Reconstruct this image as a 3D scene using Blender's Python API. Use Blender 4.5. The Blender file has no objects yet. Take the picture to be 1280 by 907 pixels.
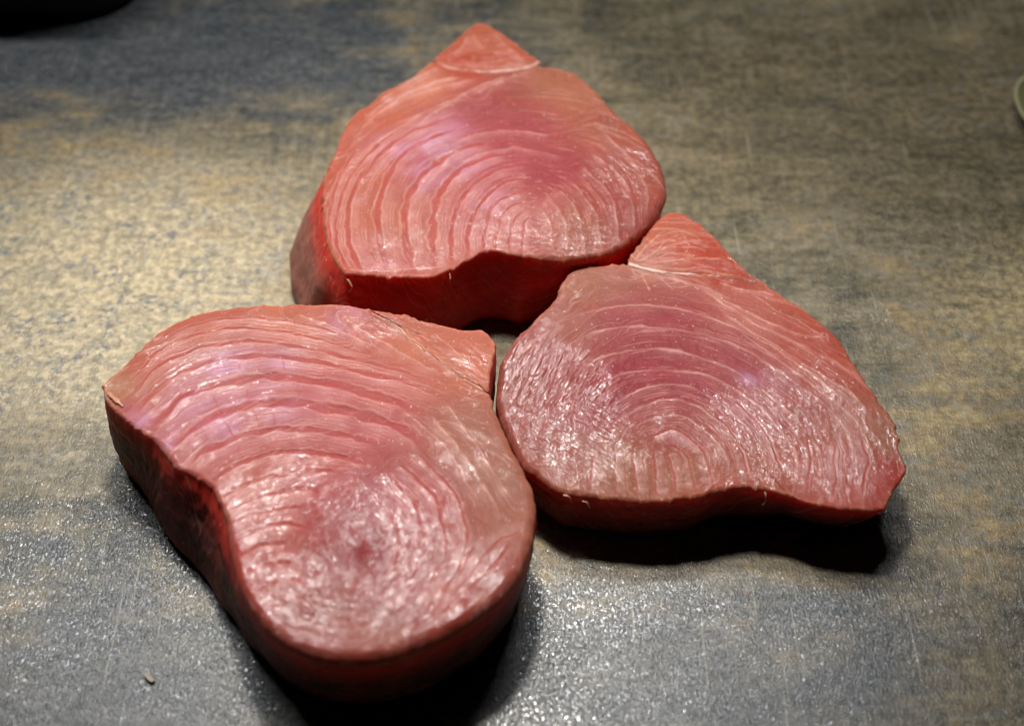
import bpy, bmesh, math, random
import numpy as np

# ------------------------------------------------------------------ camera, light, exposure
scene = bpy.context.scene
COL = scene.collection
CM = 0.01

cam_d = bpy.data.cameras.new("camera")
cam = bpy.data.objects.new("camera", cam_d)
COL.objects.link(cam)
PITCH = math.radians(48.0)
DIST = 0.46
cam.location = (0.0, -DIST * math.cos(PITCH), DIST * math.sin(PITCH))
cam.rotation_euler = (math.radians(90.0) - PITCH, 0.0, 0.0)
cam_d.sensor_width = 36.0
cam_d.lens = 36.0 * 1758.0 / 1280.0
cam_d.clip_start = 0.01
cam_d.clip_end = 20.0
cam_d.dof.use_dof = True
cam_d.dof.focus_distance = 0.425
cam_d.dof.aperture_fstop = 7.1
scene.camera = cam

world = bpy.data.worlds.new("World")
scene.world = world
world.use_nodes = True
bg = world.node_tree.nodes["Background"]
bg.inputs[0].default_value = (0.75, 0.85, 1.0, 1.0)
bg.inputs[1].default_value = 0.004

spot_d = bpy.data.lights.new("kitchen_spot", 'SPOT')
spot = bpy.data.objects.new("kitchen_spot", spot_d)
COL.objects.link(spot)
spot.location = (-0.045, 0.160, 0.62)
spot_d.energy = 19.5
spot_d.color = (1.0, 0.95, 0.88)
spot_d.shadow_soft_size = 0.038
spot_d.spot_size = math.radians(42.0)
spot_d.spot_blend = 1.0
_dx, _dy, _dz = (-0.03 - spot.location[0], -0.012 - spot.location[1], 0.0 - spot.location[2])
import mathutils
spot.rotation_euler = mathutils.Vector((_dx, _dy, _dz)).to_track_quat('-Z', 'Y').to_euler()

# added unseen lamp, wider and cooler, farther back, for the near half's wet sheen
back_d = bpy.data.lights.new("added_sheen_lamp", 'AREA')
back = bpy.data.objects.new("added_sheen_lamp", back_d)
COL.objects.link(back)
back_d.shape = 'RECTANGLE'; back_d.size = 0.66; back_d.size_y = 0.045
back_d.energy = 4.4
back_d.color = (0.95, 0.97, 1.0)
back.location = (-0.11, 0.30, 0.62)
back.rotation_euler = mathutils.Vector((0.0, -0.36, -0.62)).to_track_quat('-Z', 'Y').to_euler()

scene.view_settings.view_transform = 'Standard'
scene.view_settings.look = 'None'
scene.view_settings.exposure = -0.12
scene.view_settings.gamma = 1.0
scene.cycles.use_denoising = True
scene.cycles.pixel_filter_type = 'BLACKMAN_HARRIS'
scene.cycles.filter_width = 1.3

# ------------------------------------------------------------------ measured shapes (centimetres, local to each steak)
# outlines: (x, y, rim radius, outward flare of the foot); curves: (kind, half width, depth, points)
BACK = dict(
  center=(-0.93,5.63),
  z=3.2,
  body=[(1.86,6.19,0.08,-0.0),(1.97,5.97,0.08,-0.0),(2.45,5.95,0.08,-0.0),(3.12,5.7,0.19,-0.0),(3.64,5.15,0.2,-0.0),(4.02,4.5,0.2,-0.0),(4.33,3.88,0.22,-0.1),(4.76,3.24,0.29,-0.38),(5.3,2.42,0.3,-0.4),(5.7,1.62,0.3,-0.41),(5.97,0.82,0.3,-0.62),(6.1,0.05,0.3,-0.7),(6.1,-0.7,0.3,-0.7),(5.94,-1.35,0.3,-0.7),(5.58,-2.13,0.26,-0.69),(5.17,-2.72,0.2,-0.7),(4.66,-3.25,0.2,-0.7),(4.16,-3.68,0.2,-0.7),(3.56,-3.9,0.15,-0.62),(2.96,-4.05,0.14,-0.6),(2.37,-4.13,0.14,-0.6),(1.78,-4.05,0.12,-0.24),(1.19,-3.95,0.1,0.15),(0.72,-3.78,0.1,0.15),(0.24,-3.7,0.1,0.14),(-0.11,-3.83,0.1,0.09),(-0.46,-4.12,0.1,0.01),(-0.86,-4.46,0.1,0.0),(-1.26,-4.71,0.1,0.0),(-1.61,-4.88,0.1,0.01),(-2.19,-4.89,0.12,0.1),(-2.89,-4.89,0.12,0.1),(-3.71,-4.77,0.12,0.44),(-4.24,-4.77,0.12,0.5),(-4.59,-4.35,0.13,0.66),(-4.85,-3.82,0.15,1.35),(-5.05,-3.13,0.15,1.35),(-5.22,-2.24,0.15,1.53),(-5.31,-1.52,0.15,1.55),(-5.4,-0.97,0.15,1.55),(-5.4,-0.22,0.15,1.41),(-5.28,0.55,0.15,1.04),(-5.16,1.04,0.15,0.69),(-5.07,1.73,0.15,0.51),(-4.93,2.44,0.15,0.5),(-4.61,3.37,0.15,0.46),(-4.18,3.79,0.15,0.14),(-3.7,4.54,0.15,0.1),(-3.06,5.08,0.14,0.09),(-2.55,5.56,0.09,0.01),(-2.03,6.28,0.08,0.0),(-1.48,6.05,0.09,0.0),(-0.8,5.81,0.08,0.0),(0.01,5.72,0.06,0.0),(0.82,5.81,0.08,0.0),(1.5,5.97,0.08,-0.0)],
  flap=[(1.94,6.33,0.08,-0.0),(1.51,6.89,0.09,-0.0),(0.82,7.82,0.12,0.0),(0.12,8.58,0.12,0.0),(-0.31,8.79,0.12,0.0),(-0.58,8.6,0.12,0.0),(-0.99,8.0,0.12,0.0),(-1.52,7.19,0.12,0.0),(-1.93,6.44,0.08,0.0),(-1.48,6.05,0.09,0.0),(-0.8,5.81,0.08,0.0),(0.01,5.72,0.06,0.0),(0.82,5.81,0.08,0.0),(1.5,5.97,0.08,-0.0)],
  focus=(1.56,-2.14),
  film=1.0,
  wall_shade=0.3,
  sheen=0.5,
  curves=[
    ('g',0.1,0.055,[(-2.88,-4.9),(-3.18,-3.8),(-3.38,-2.94),(-3.47,-2.05),(-3.42,-0.95),(-3.22,-0.01),(-2.84,0.92),(-2.24,1.65),(-1.49,2.19),(-0.59,2.56)]),
    ('g',0.11,0.06,[(-2.12,-4.9),(-2.4,-3.63),(-2.56,-2.59),(-2.52,-1.41),(-2.24,-0.3),(-1.78,0.47),(-1.17,1.11),(-0.38,1.55),(0.45,1.65)]),
    ('g',0.11,0.06,[(-1.49,-4.81),(-1.57,-3.8),(-1.65,-2.76),(-1.6,-1.69),(-1.43,-0.77),(-1.04,-0.01),(-0.55,0.53),(0.2,0.96),(0.96,1.11)]),
    ('g',0.08,0.05,[(-0.92,-4.48),(-1.07,-3.29),(-1.0,-2.23),(-0.78,-1.32),(-0.41,-0.58),(0.08,-0.05),(0.71,0.33),(1.46,0.53)]),
    ('g',0.07,0.045,[(-0.48,-4.14),(-0.5,-3.11),(-0.39,-2.41),(-0.19,-1.65),(0.22,-0.91),(0.83,-0.39),(1.58,-0.2)]),
    ('g',0.06,0.045,[(0.03,-3.8),(0.02,-2.85),(0.2,-1.96),(0.56,-1.32),(1.08,-0.95),(1.57,-0.86)]),
    ('g',0.06,0.04,[(0.39,-3.8),(0.42,-2.85),(0.59,-2.14),(0.96,-1.6),(1.45,-1.32)]),
    ('g',0.05,0.04,[(0.84,-3.8),(0.9,-2.76),(1.08,-2.14),(1.44,-1.78)]),
    ('g',0.04,0.03,[(1.21,-3.89),(1.27,-2.94),(1.39,-2.32),(1.56,-2.05)]),
    ('g',0.09,0.05,[(-3.63,-4.9),(-4.09,-3.97),(-4.34,-3.03),(-4.44,-2.05),(-4.39,-1.14),(-4.15,-0.2),(-3.82,0.57),(-3.37,1.35),(-2.77,2.11),(-1.9,2.77),(-1.0,3.18)]),
    ('g',0.06,0.035,[(-4.16,-4.81),(-4.58,-3.72),(-4.78,-2.76),(-4.82,-1.87),(-4.71,-0.95),(-4.47,-0.01),(-4.15,0.76),(-3.52,1.75),(-2.92,2.46)]),
    ('g',0.05,0.03,[(-4.76,-3.97),(-4.98,-2.76),(-5.06,-1.87),(-5.0,-0.77),(-4.75,0.37),(-4.27,1.55)]),
    ('s',0.04,0.02,[(-4.48,-4.53),(-3.95,-4.61),(-3.13,-4.61),(-2.32,-4.51),(-1.62,-4.48),(-1.04,-4.35)]),
    ('s',0.05,0.015,[(-0.25,5.37),(-1.31,4.89),(-2.36,4.45),(-3.25,3.81),(-3.98,2.97)]),
    ('s',0.05,0.015,[(0.29,5.28),(-1.02,4.13),(-2.05,3.43),(-3.05,2.46),(-4.12,1.15),(-4.67,0.18)]),
    ('s',0.04,0.012,[(-0.79,5.33),(-1.85,5.11),(-2.63,4.67),(-3.52,3.92),(-4.36,2.77)]),
    ('s',0.05,0.02,[(0.82,5.55),(0.16,5.11),(-0.37,4.67),(-1.28,3.81),(-2.04,3.08),(-3.14,1.75)]),
    ('l',0.05,0.02,[(0.29,4.56),(1.09,3.92),(1.88,3.6),(2.66,3.29)]),
    ('s',0.03,0.015,[(1.81,-1.69),(2.07,-2.14),(2.18,-2.94),(2.22,-3.89)]),
    ('s',0.03,0.015,[(2.0,-1.14),(2.47,-1.87),(2.69,-2.94),(2.72,-3.89)]),
    ('s',0.03,0.015,[(2.44,-0.77),(3.02,-1.78),(3.2,-2.94),(3.23,-3.97)]),
    ('s',0.03,0.015,[(2.82,-0.2),(3.54,-1.6),(3.74,-2.76),(3.76,-3.89)]),
    ('s',0.03,0.018,[(3.22,0.57),(4.15,-1.04),(4.33,-2.41),(4.33,-3.63)]),
    ('s',0.03,0.018,[(3.62,1.25),(4.63,-0.2),(4.89,-1.51),(4.87,-3.03)]),
    ('s',0.03,0.018,[(3.99,2.36),(4.99,0.76),(5.39,-0.58),(5.33,-2.32)]),
    ('l',0.04,0.03,[(3.45,1.85),(4.13,1.15),(4.71,0.18),(5.12,-1.32)]),
    ('s',0.04,0.012,[(1.84,6.04),(0.96,6.11),(0.01,5.99),(-0.94,6.11)]),
    ('s',0.03,0.012,[(1.5,6.33),(0.82,6.79),(0.14,6.9)]),
    ('s',0.05,0.012,[(1.84,5.88),(0.96,5.44),(0.16,4.89),(-0.5,4.35)]),
    ('s',0.03,0.01,[(-1.21,1.65),(-0.2,2.15),(0.96,2.36),(2.37,2.05)]),
    ('s',0.03,0.01,[(-0.93,0.57),(0.07,1.15),(1.34,1.31),(2.73,0.86)]),
    ('s',0.05,0.012,[(-1.68,5.99),(-2.4,5.44),(-3.17,4.67),(-3.78,3.92)]),
    ('s',0.04,0.01,[(0.26,8.07),(0.68,7.36),(1.23,6.67)]),
    ('s',0.05,0.01,[(-0.7,7.83),(-0.96,7.13),(-1.36,6.67)]),
    ('s',0.04,0.012,[(-1.06,5.44),(-2.11,4.89),(-3.13,4.07),(-4.22,2.56),(-4.69,1.15)]),
    ('s',0.03,0.01,[(-1.49,6.49),(-0.54,6.26),(0.55,6.26),(1.64,6.31)]),
    ('f',0.05,0.015,[(-1.23,6.79),(-0.27,6.49),(0.82,6.49)]),
    ('f',0.05,0.015,[(-1.62,6.11),(-0.53,5.93),(0.82,5.93),(1.64,6.08)]),
    ('s',0.03,0.01,[(-0.5,7.95),(-0.28,7.36),(-0.07,7.02)]),
    ('f',0.04,0.01,[(-0.83,7.25),(-0.01,7.6),(0.55,7.25)]),
    ('f',0.022,0.014,[(-4.46,-4.4),(-4.7,-3.6),(-4.87,-2.75),(-4.94,-1.87),(-4.85,-1.0),(-4.67,-0.15),(-4.39,0.63),(-4.02,1.34),(-3.6,2.0)]),
    ('f',0.022,0.014,[(-3.9,-4.86),(-4.32,-3.85),(-4.57,-2.71),(-4.6,-1.52),(-4.36,-0.39),(-3.95,0.64),(-3.4,1.54),(-2.72,2.26),(-1.96,2.82)]),
    ('f',0.022,0.014,[(-3.26,-4.9),(-3.66,-3.8),(-3.9,-2.58),(-3.91,-1.3),(-3.65,-0.08),(-3.17,1.01),(-2.49,1.88),(-1.68,2.48),(-0.8,2.87)]),
    ('f',0.022,0.014,[(-2.5,-4.9),(-2.76,-3.82),(-2.97,-2.69),(-2.98,-1.51),(-2.78,-0.35),(-2.33,0.65),(-1.67,1.4),(-0.9,1.88),(-0.07,2.1)]),
    ('f',0.022,0.014,[(-1.81,-4.86),(-1.96,-3.85),(-2.09,-2.8),(-2.07,-1.72),(-1.86,-0.66),(-1.41,0.22),(-0.79,0.86),(-0.07,1.26),(0.7,1.38)]),
    ('f',0.022,0.014,[(-1.2,-4.65),(-1.3,-3.75),(-1.34,-2.82),(-1.27,-1.88),(-1.06,-0.97),(-0.65,-0.21),(-0.09,0.32),(0.54,0.67),(1.21,0.82)]),
    ('f',0.022,0.014,[(-0.7,-4.31),(-0.76,-3.55),(-0.74,-2.78),(-0.62,-2.02),(-0.39,-1.3),(-0.03,-0.68),(0.44,-0.25),(0.97,0.02),(1.52,0.16)]),
    ('f',0.022,0.014,[(-0.22,-3.97),(-0.23,-3.38),(-0.21,-2.77),(-0.09,-2.19),(0.1,-1.64),(0.37,-1.15),(0.75,-0.84),(1.15,-0.63),(1.58,-0.53)]),
    ('f',0.022,0.014,[(0.21,-3.8),(0.21,-3.35),(0.23,-2.89),(0.31,-2.44),(0.43,-2.02),(0.64,-1.65),(0.89,-1.37),(1.19,-1.2),(1.51,-1.09)]),
    ('f',0.022,0.014,[(0.61,-3.8),(0.63,-3.46),(0.64,-3.12),(0.68,-2.78),(0.75,-2.45),(0.87,-2.15),(1.02,-1.88),(1.23,-1.71),(1.44,-1.55)]),
    ('f',0.022,0.014,[(1.03,-3.85),(1.04,-3.58),(1.06,-3.32),(1.07,-3.05),(1.1,-2.79),(1.16,-2.53),(1.23,-2.28),(1.36,-2.09),(1.5,-1.91)]),
    ('f',0.022,0.014,[(1.9,-1.41),(2.06,-1.67),(2.22,-1.93),(2.31,-2.23),(2.36,-2.56),(2.42,-2.89),(2.44,-3.23),(2.46,-3.56),(2.47,-3.89)]),
    ('f',0.022,0.014,[(2.22,-0.95),(2.41,-1.27),(2.6,-1.58),(2.77,-1.91),(2.84,-2.32),(2.91,-2.72),(2.95,-3.12),(2.96,-3.53),(2.98,-3.93)]),
    ('f',0.022,0.014,[(2.63,-0.48),(2.84,-0.87),(3.04,-1.25),(3.25,-1.62),(3.35,-2.08),(3.42,-2.54),(3.47,-3.0),(3.49,-3.47),(3.5,-3.93)]),
    ('f',0.022,0.014,[(3.02,0.18),(3.26,-0.26),(3.5,-0.7),(3.74,-1.13),(3.89,-1.62),(3.97,-2.15),(4.04,-2.69),(4.04,-3.23),(4.05,-3.76)]),
    ('f',0.022,0.014,[(3.42,0.91),(3.71,0.45),(3.99,0.0),(4.27,-0.44),(4.45,-0.97),(4.55,-1.56),(4.61,-2.15),(4.6,-2.74),(4.6,-3.33)]),
    ('f',0.022,0.014,[(3.81,1.8),(4.12,1.33),(4.43,0.86),(4.73,0.39),(4.92,-0.18),(5.07,-0.78),(5.13,-1.4),(5.11,-2.04),(5.1,-2.67)]),
  ],
  cols=[((0.82,7.13),(206,112,80)),((-0.29,7.83),(206,116,82)),((-0.8,5.99),(200,92,66)),((-2.11,4.89),(222,140,108)),((-3.62,3.39),(212,122,92)),((-4.93,0.18),(205,112,86)),((-4.11,-2.41),(206,122,98)),((-4.7,-3.97),(205,110,90)),((-2.9,-2.41),(208,128,104)),((-2.03,-3.11),(206,126,104)),((-2.79,-4.48),(205,105,95)),((-0.85,-2.41),(205,125,118)),((-1.61,1.95),(200,112,118)),((-0.23,3.81),(182,90,92)),((0.83,4.67),(178,98,86)),((2.16,5.11),(190,124,94)),((3.34,4.24),(196,126,96)),((4.19,2.56),(186,106,82)),((1.35,2.56),(186,88,92)),((0.83,0.57),(190,92,98)),((2.33,0.18),(182,82,88)),((1.56,-2.41),(208,130,120)),((2.99,-2.76),(180,110,88)),((4.03,-0.95),(178,88,78)),((5.43,-0.39),(184,104,84)),((4.93,-2.41),(165,82,72))],
  irid=[((-3.11,1.35),0.76),((-1.6,1.75),0.9),((-1.91,-0.01),0.75),((-0.68,0.57),0.63),((0.22,-1.32),0.55),((-1.37,2.56),0.65)],
  dry=[((0.83,4.02),1.71),((1.84,0.57),1.13),((-0.2,2.15),1.03),((0.55,7.13),1.24)],
  wrinkles=[((4.84,0.18),1.13,-1.26,0.03,5.0),((1.44,-2.76),0.84,-1.11,0.0,3.0),((0.23,-2.59),0.96,-0.46,0.0,3.0),((-2.84,-3.46),0.95,-1.11,0.0,3.0),((-1.75,-3.97),0.71,-1.11,0.0,3.0),((3.1,-3.11),0.84,-1.11,0.0,3.0),((-1.21,1.35),0.76,-0.79,0.0,3.0)],
)
FRONT = dict(
  center=(-5.33,-6.65),
  z=3.2,
  body=[(-6.6,2.95,0.12,0.0),(-6.25,3.51,0.12,0.03),(-5.93,4.07,0.12,0.02),(-5.5,4.83,0.12,0.0),(-4.89,5.41,0.12,0.01),(-4.23,5.77,0.12,0.03),(-3.54,5.97,0.12,0.0),(-2.7,6.11,0.12,0.0),(-1.7,6.17,0.12,0.0),(-0.69,6.2,0.12,0.0),(0.18,6.17,0.12,0.0),(0.92,5.93,0.08,-0.0),(1.81,5.3,0.1,-0.0),(2.56,4.43,0.06,-0.0),(3.22,3.79,0.07,-0.01),(3.86,3.18,0.06,-0.0),(4.41,2.78,0.08,-0.17),(4.71,2.38,0.08,-0.2),(4.8,2.02,0.11,-0.23),(4.96,1.6,0.2,-0.3),(5.23,0.85,0.23,-0.33),(5.56,0.07,0.3,-0.4),(5.82,-0.58,0.3,-0.4),(5.98,-1.22,0.3,-0.4),(5.97,-1.85,0.3,-0.4),(5.84,-2.69,0.3,-0.47),(5.61,-3.43,0.3,-0.5),(5.24,-4.07,0.31,-0.5),(4.76,-4.63,0.32,-0.5),(4.16,-5.1,0.35,-0.45),(3.58,-5.49,0.38,-0.4),(2.88,-5.82,0.4,-0.4),(2.18,-6.07,0.42,-0.4),(1.48,-6.16,0.42,-0.4),(0.77,-6.11,0.42,-0.4),(0.17,-5.94,0.41,-0.35),(-0.45,-5.61,0.4,-0.3),(-0.97,-5.17,0.35,-0.2),(-1.4,-4.57,0.3,-0.1),(-1.79,-3.92,0.33,0.14),(-2.04,-3.25,0.35,0.3),(-2.23,-2.55,0.28,0.72),(-2.39,-1.96,0.25,0.9),(-2.61,-1.37,0.21,1.06),(-2.9,-0.83,0.18,1.2),(-3.31,-0.52,0.17,1.11),(-3.87,-0.22,0.14,0.9),(-4.32,0.19,0.13,0.76),(-4.59,0.6,0.13,0.75),(-5.13,1.1,0.12,0.5),(-5.68,1.53,0.12,0.25),(-6.08,1.88,0.12,0.18),(-6.46,2.33,0.12,0.1)],
  flap=[(0.92,5.93,0.08,-0.0),(1.64,5.82,0.09,-0.0),(2.37,5.61,0.12,-0.0),(3.23,5.29,0.1,-0.02),(3.81,5.13,0.14,-0.09),(4.44,5.11,0.15,-0.1),(4.8,4.65,0.13,-0.15),(4.78,4.06,0.12,-0.2),(4.7,3.31,0.1,-0.17),(4.63,2.65,0.08,-0.2),(4.41,2.78,0.08,-0.17),(3.86,3.18,0.06,-0.0),(3.22,3.79,0.07,-0.01),(2.56,4.43,0.06,-0.0),(1.81,5.3,0.1,-0.0)],
  focus=(1.4,-2.89),
  film=0.0,
  wall_shade=1.0,
  sheen=0.5,
  curves=[
    ('g',0.15,0.06,[(-5.07,1.26),(-4.69,1.78),(-4.25,2.4),(-3.64,2.81),(-2.85,3.05),(-1.9,3.16),(-0.94,3.1),(0.04,2.92),(1.02,2.6),(1.85,2.26),(2.54,1.91),(3.09,1.52)]),
    ('g',0.17,0.065,[(-4.41,0.45),(-3.92,1.09),(-3.45,1.52),(-2.83,1.92),(-2.05,2.12),(-1.12,2.19),(-0.16,2.03),(0.67,1.84),(1.49,1.57),(2.18,1.23),(2.73,0.75),(3.15,0.08)]),
    ('g',0.1,0.055,[(-3.84,-0.24),(-3.41,0.33),(-2.81,0.75),(-2.19,1.06),(-1.41,1.23),(-0.61,1.23),(0.19,1.09),(1.14,0.84),(1.82,0.5)]),
    ('g',0.08,0.05,[(-3.03,-0.65),(-2.43,-0.08),(-1.82,0.23),(-1.19,0.38),(-0.4,0.38),(0.4,0.25),(1.33,-0.08)]),
    ('g',0.07,0.05,[(-2.61,-1.18),(-2.09,-0.73),(-1.35,-0.44),(-0.72,-0.33),(0.05,-0.28),(0.71,-0.41)]),
    ('g',0.07,0.05,[(-2.41,-1.61),(-1.78,-1.18),(-1.16,-0.97),(-0.53,-0.89),(0.11,-0.92)]),
    ('g',0.06,0.05,[(-2.28,-2.03),(-1.71,-1.72),(-1.1,-1.57),(-0.34,-1.49)]),
    ('g',0.06,0.05,[(-2.12,-2.67),(-1.64,-2.32),(-1.1,-2.11),(-0.66,-2.06),(-0.15,-2.22)]),
    ('g',0.06,0.05,[(-1.93,-3.16),(-1.51,-2.82),(-1.1,-2.67),(-0.6,-2.67)]),
    ('g',0.06,0.045,[(-1.71,-3.67),(-1.26,-3.36),(-0.78,-3.31),(-0.34,-3.36)]),
    ('g',0.06,0.04,[(-1.43,-4.2),(-0.95,-3.91),(-0.47,-3.86),(0.02,-3.94)]),
    ('g',0.06,0.04,[(-1.04,-4.76),(-0.53,-4.45),(0.07,-4.4)]),
    ('g',0.1,0.05,[(-5.55,1.7),(-5.21,2.45),(-4.65,3.18),(-4.03,3.64),(-3.25,3.94),(-2.42,4.01),(-1.3,3.96),(-0.31,3.77),(0.54,3.53),(1.66,3.21),(2.78,2.76),(3.75,2.13)]),
    ('g',0.07,0.04,[(-5.91,2.22),(-5.46,3.12),(-4.9,3.86),(-4.14,4.33),(-3.19,4.54),(-2.21,4.56),(-1.21,4.43),(-0.07,4.14),(1.07,3.81),(2.2,3.4),(3.04,2.94)]),
    ('g',0.05,0.03,[(-5.86,3.03),(-5.24,4.24),(-4.49,4.77),(-3.54,5.06),(-2.56,5.1),(-1.41,4.97),(-0.25,4.62),(1.04,4.18)]),
    ('g',0.04,0.025,[(-5.18,4.72),(-4.28,5.3),(-3.32,5.49),(-2.18,5.53),(-0.88,5.3),(0.44,4.81)]),
    ('s',0.05,0.02,[(0.07,5.89),(0.69,5.2),(1.58,4.52),(2.45,3.86),(3.31,3.21)]),
    ('s',0.03,0.015,[(-1.35,5.79),(-0.46,5.4),(0.73,4.72),(1.89,3.96)]),
    ('s',0.03,0.015,[(2.0,2.05),(2.84,1.26),(3.53,0.42),(4.07,-0.57),(4.48,-1.52)]),
    ('s',0.05,0.02,[(2.95,1.78),(3.65,0.75),(4.2,-0.16),(4.59,-0.89),(4.98,-1.68)]),
    ('s',0.03,0.015,[(3.34,2.22),(4.17,0.92),(4.85,-0.41),(5.36,-1.36)]),
    ('g',0.06,0.03,[(1.87,-0.41),(2.69,-1.36),(3.0,-2.59),(2.8,-3.63),(2.35,-4.41)]),
    ('g',0.05,0.03,[(2.11,0.08),(3.19,-1.13),(3.56,-2.59),(3.35,-3.77),(2.85,-4.76)]),
    ('g',0.05,0.03,[(2.47,0.58),(3.77,-1.05),(4.12,-2.44),(3.9,-3.63),(3.33,-4.76)]),
    ('g',0.05,0.03,[(1.53,-1.05),(2.08,-1.83),(2.32,-2.74),(2.19,-3.63)]),
    ('g',0.07,0.04,[(4.43,-2.67),(4.07,-3.34),(3.61,-4.13),(3.12,-4.83)]),
    ('g',0.06,0.04,[(5.3,-2.67),(4.87,-3.34),(4.15,-4.2),(3.4,-5.11)]),
    ('g',0.05,0.035,[(5.8,-2.29),(5.11,-2.52),(4.62,-3.04),(4.2,-3.7),(3.8,-4.34)]),
    ('l',0.06,0.03,[(1.17,-2.29),(1.52,-2.74),(1.68,-3.34),(1.47,-3.77)]),
    ('l',0.04,0.025,[(0.76,-2.59),(0.99,-3.11),(0.97,-3.7)]),
    ('l',0.025,0.012,[(-2.77,3.77),(-2.65,3.21)]),
    ('l',0.025,0.012,[(-1.43,3.81),(-1.31,3.21)]),
    ('l',0.025,0.012,[(-2.4,2.76),(-2.25,2.17)]),
    ('l',0.025,0.012,[(-0.95,2.94),(-0.83,2.35)]),
    ('l',0.025,0.012,[(-3.44,2.58),(-3.04,1.92)]),
    ('l',0.025,0.012,[(-2.94,1.52),(-2.57,0.96)]),
    ('l',0.025,0.012,[(-2.1,1.92),(-1.85,1.3)]),
    ('l',0.025,0.012,[(-1.56,1.92),(-1.42,1.3)]),
    ('l',0.025,0.012,[(-2.38,0.67),(-2.22,0.25)]),
    ('l',0.025,0.012,[(-1.51,0.96),(-1.38,0.45)]),
    ('l',0.025,0.012,[(-4.28,3.03),(-4.08,2.58)]),
    ('l',0.02,0.02,[(-0.3,3.58),(-0.13,3.0)]),
    ('l',0.02,0.02,[(-3.54,1.26),(-3.18,0.75)]),
    ('f',0.05,0.015,[(2.25,5.1),(3.13,4.24),(3.99,3.49),(4.54,3.03)]),
    ('s',0.03,0.01,[(2.97,5.01),(3.69,4.14),(4.4,3.4)]),
    ('f',0.05,0.015,[(3.68,4.81),(4.25,4.14),(4.68,3.58)]),
    ('s',0.03,0.01,[(1.53,5.4),(2.42,4.62),(3.29,3.77),(4.13,3.03)]),
    ('f',0.022,0.014,[(-5.42,4.12),(-4.86,4.7),(-4.19,5.11),(-3.42,5.32),(-2.61,5.37),(-1.79,5.3),(-0.97,5.14),(-0.15,4.88),(0.65,4.59)]),
    ('f',0.022,0.014,[(-5.63,3.61),(-5.1,4.36),(-4.42,4.89),(-3.6,5.16),(-2.72,5.24),(-1.82,5.17),(-0.93,4.99),(-0.04,4.71),(0.83,4.4)]),
    ('f',0.022,0.014,[(-5.88,2.75),(-5.34,3.76),(-4.56,4.49),(-3.57,4.83),(-2.51,4.89),(-1.43,4.76),(-0.35,4.5),(0.71,4.16),(1.75,3.74)]),
    ('f',0.022,0.014,[(-5.9,2.5),(-5.31,3.59),(-4.45,4.36),(-3.38,4.7),(-2.22,4.72),(-1.06,4.54),(0.1,4.24),(1.25,3.86),(2.35,3.37)]),
    ('f',0.022,0.014,[(-5.79,2.04),(-5.13,3.21),(-4.17,4.03),(-2.97,4.35),(-1.69,4.32),(-0.4,4.07),(0.87,3.72),(2.11,3.28),(3.29,2.66)]),
    ('f',0.022,0.014,[(-5.68,1.88),(-5.01,3.06),(-4.03,3.88),(-2.81,4.19),(-1.52,4.15),(-0.22,3.89),(1.07,3.53),(2.32,3.08),(3.5,2.41)]),
    ('f',0.022,0.014,[(-5.38,1.54),(-4.7,2.65),(-3.74,3.4),(-2.55,3.68),(-1.3,3.66),(-0.05,3.42),(1.19,3.07),(2.39,2.6),(3.52,1.92)]),
    ('f',0.022,0.014,[(-5.24,1.41),(-4.56,2.44),(-3.63,3.15),(-2.49,3.41),(-1.3,3.41),(-0.1,3.21),(1.09,2.86),(2.24,2.39),(3.32,1.74)]),
    ('f',0.022,0.014,[(-4.84,0.98),(-4.15,1.88),(-3.27,2.52),(-2.21,2.76),(-1.1,2.77),(0.02,2.59),(1.13,2.25),(2.18,1.76),(3.11,1.01)]),
    ('f',0.022,0.014,[(-4.64,0.73),(-3.95,1.6),(-3.07,2.24),(-2.03,2.47),(-0.93,2.47),(0.17,2.28),(1.25,1.95),(2.28,1.42),(3.13,0.58)]),
    ('f',0.022,0.014,[(-4.21,0.21),(-3.58,0.96),(-2.8,1.52),(-1.89,1.77),(-0.93,1.81),(0.05,1.66),(1.01,1.41),(1.93,0.98),(2.69,0.23)]),
    ('f',0.022,0.014,[(-4.04,-0.0),(-3.47,0.69),(-2.76,1.18),(-1.95,1.46),(-1.08,1.54),(-0.2,1.45),(0.68,1.25),(1.54,0.92),(2.29,0.35)]),
    ('f',0.022,0.014,[(-3.55,-0.39),(-3.08,0.16),(-2.5,0.55),(-1.86,0.81),(-1.17,0.93),(-0.46,0.92),(0.26,0.79),(0.96,0.6),(1.65,0.3)]),
    ('f',0.022,0.014,[(-3.31,-0.51),(-2.86,-0.03),(-2.33,0.33),(-1.73,0.57),(-1.1,0.68),(-0.44,0.67),(0.22,0.56),(0.87,0.38),(1.5,0.12)]),
    ('f',0.022,0.014,[(-2.88,-0.83),(-2.49,-0.47),(-2.04,-0.18),(-1.55,0.01),(-1.03,0.11),(-0.5,0.14),(0.04,0.08),(0.58,-0.03),(1.12,-0.19)]),
    ('f',0.022,0.014,[(-2.75,-0.99),(-2.39,-0.66),(-1.98,-0.4),(-1.53,-0.22),(-1.05,-0.12),(-0.56,-0.08),(-0.06,-0.09),(0.43,-0.16),(0.93,-0.29)]),
    ('f',0.022,0.014,[(-2.54,-1.33),(-2.22,-1.07),(-1.89,-0.86),(-1.51,-0.71),(-1.13,-0.6),(-0.73,-0.54),(-0.32,-0.5),(0.09,-0.52),(0.5,-0.59)]),
    ('f',0.022,0.014,[(-2.48,-1.46),(-2.18,-1.24),(-1.87,-1.03),(-1.53,-0.89),(-1.18,-0.78),(-0.81,-0.72),(-0.44,-0.68),(-0.06,-0.7),(0.32,-0.74)]),
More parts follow.
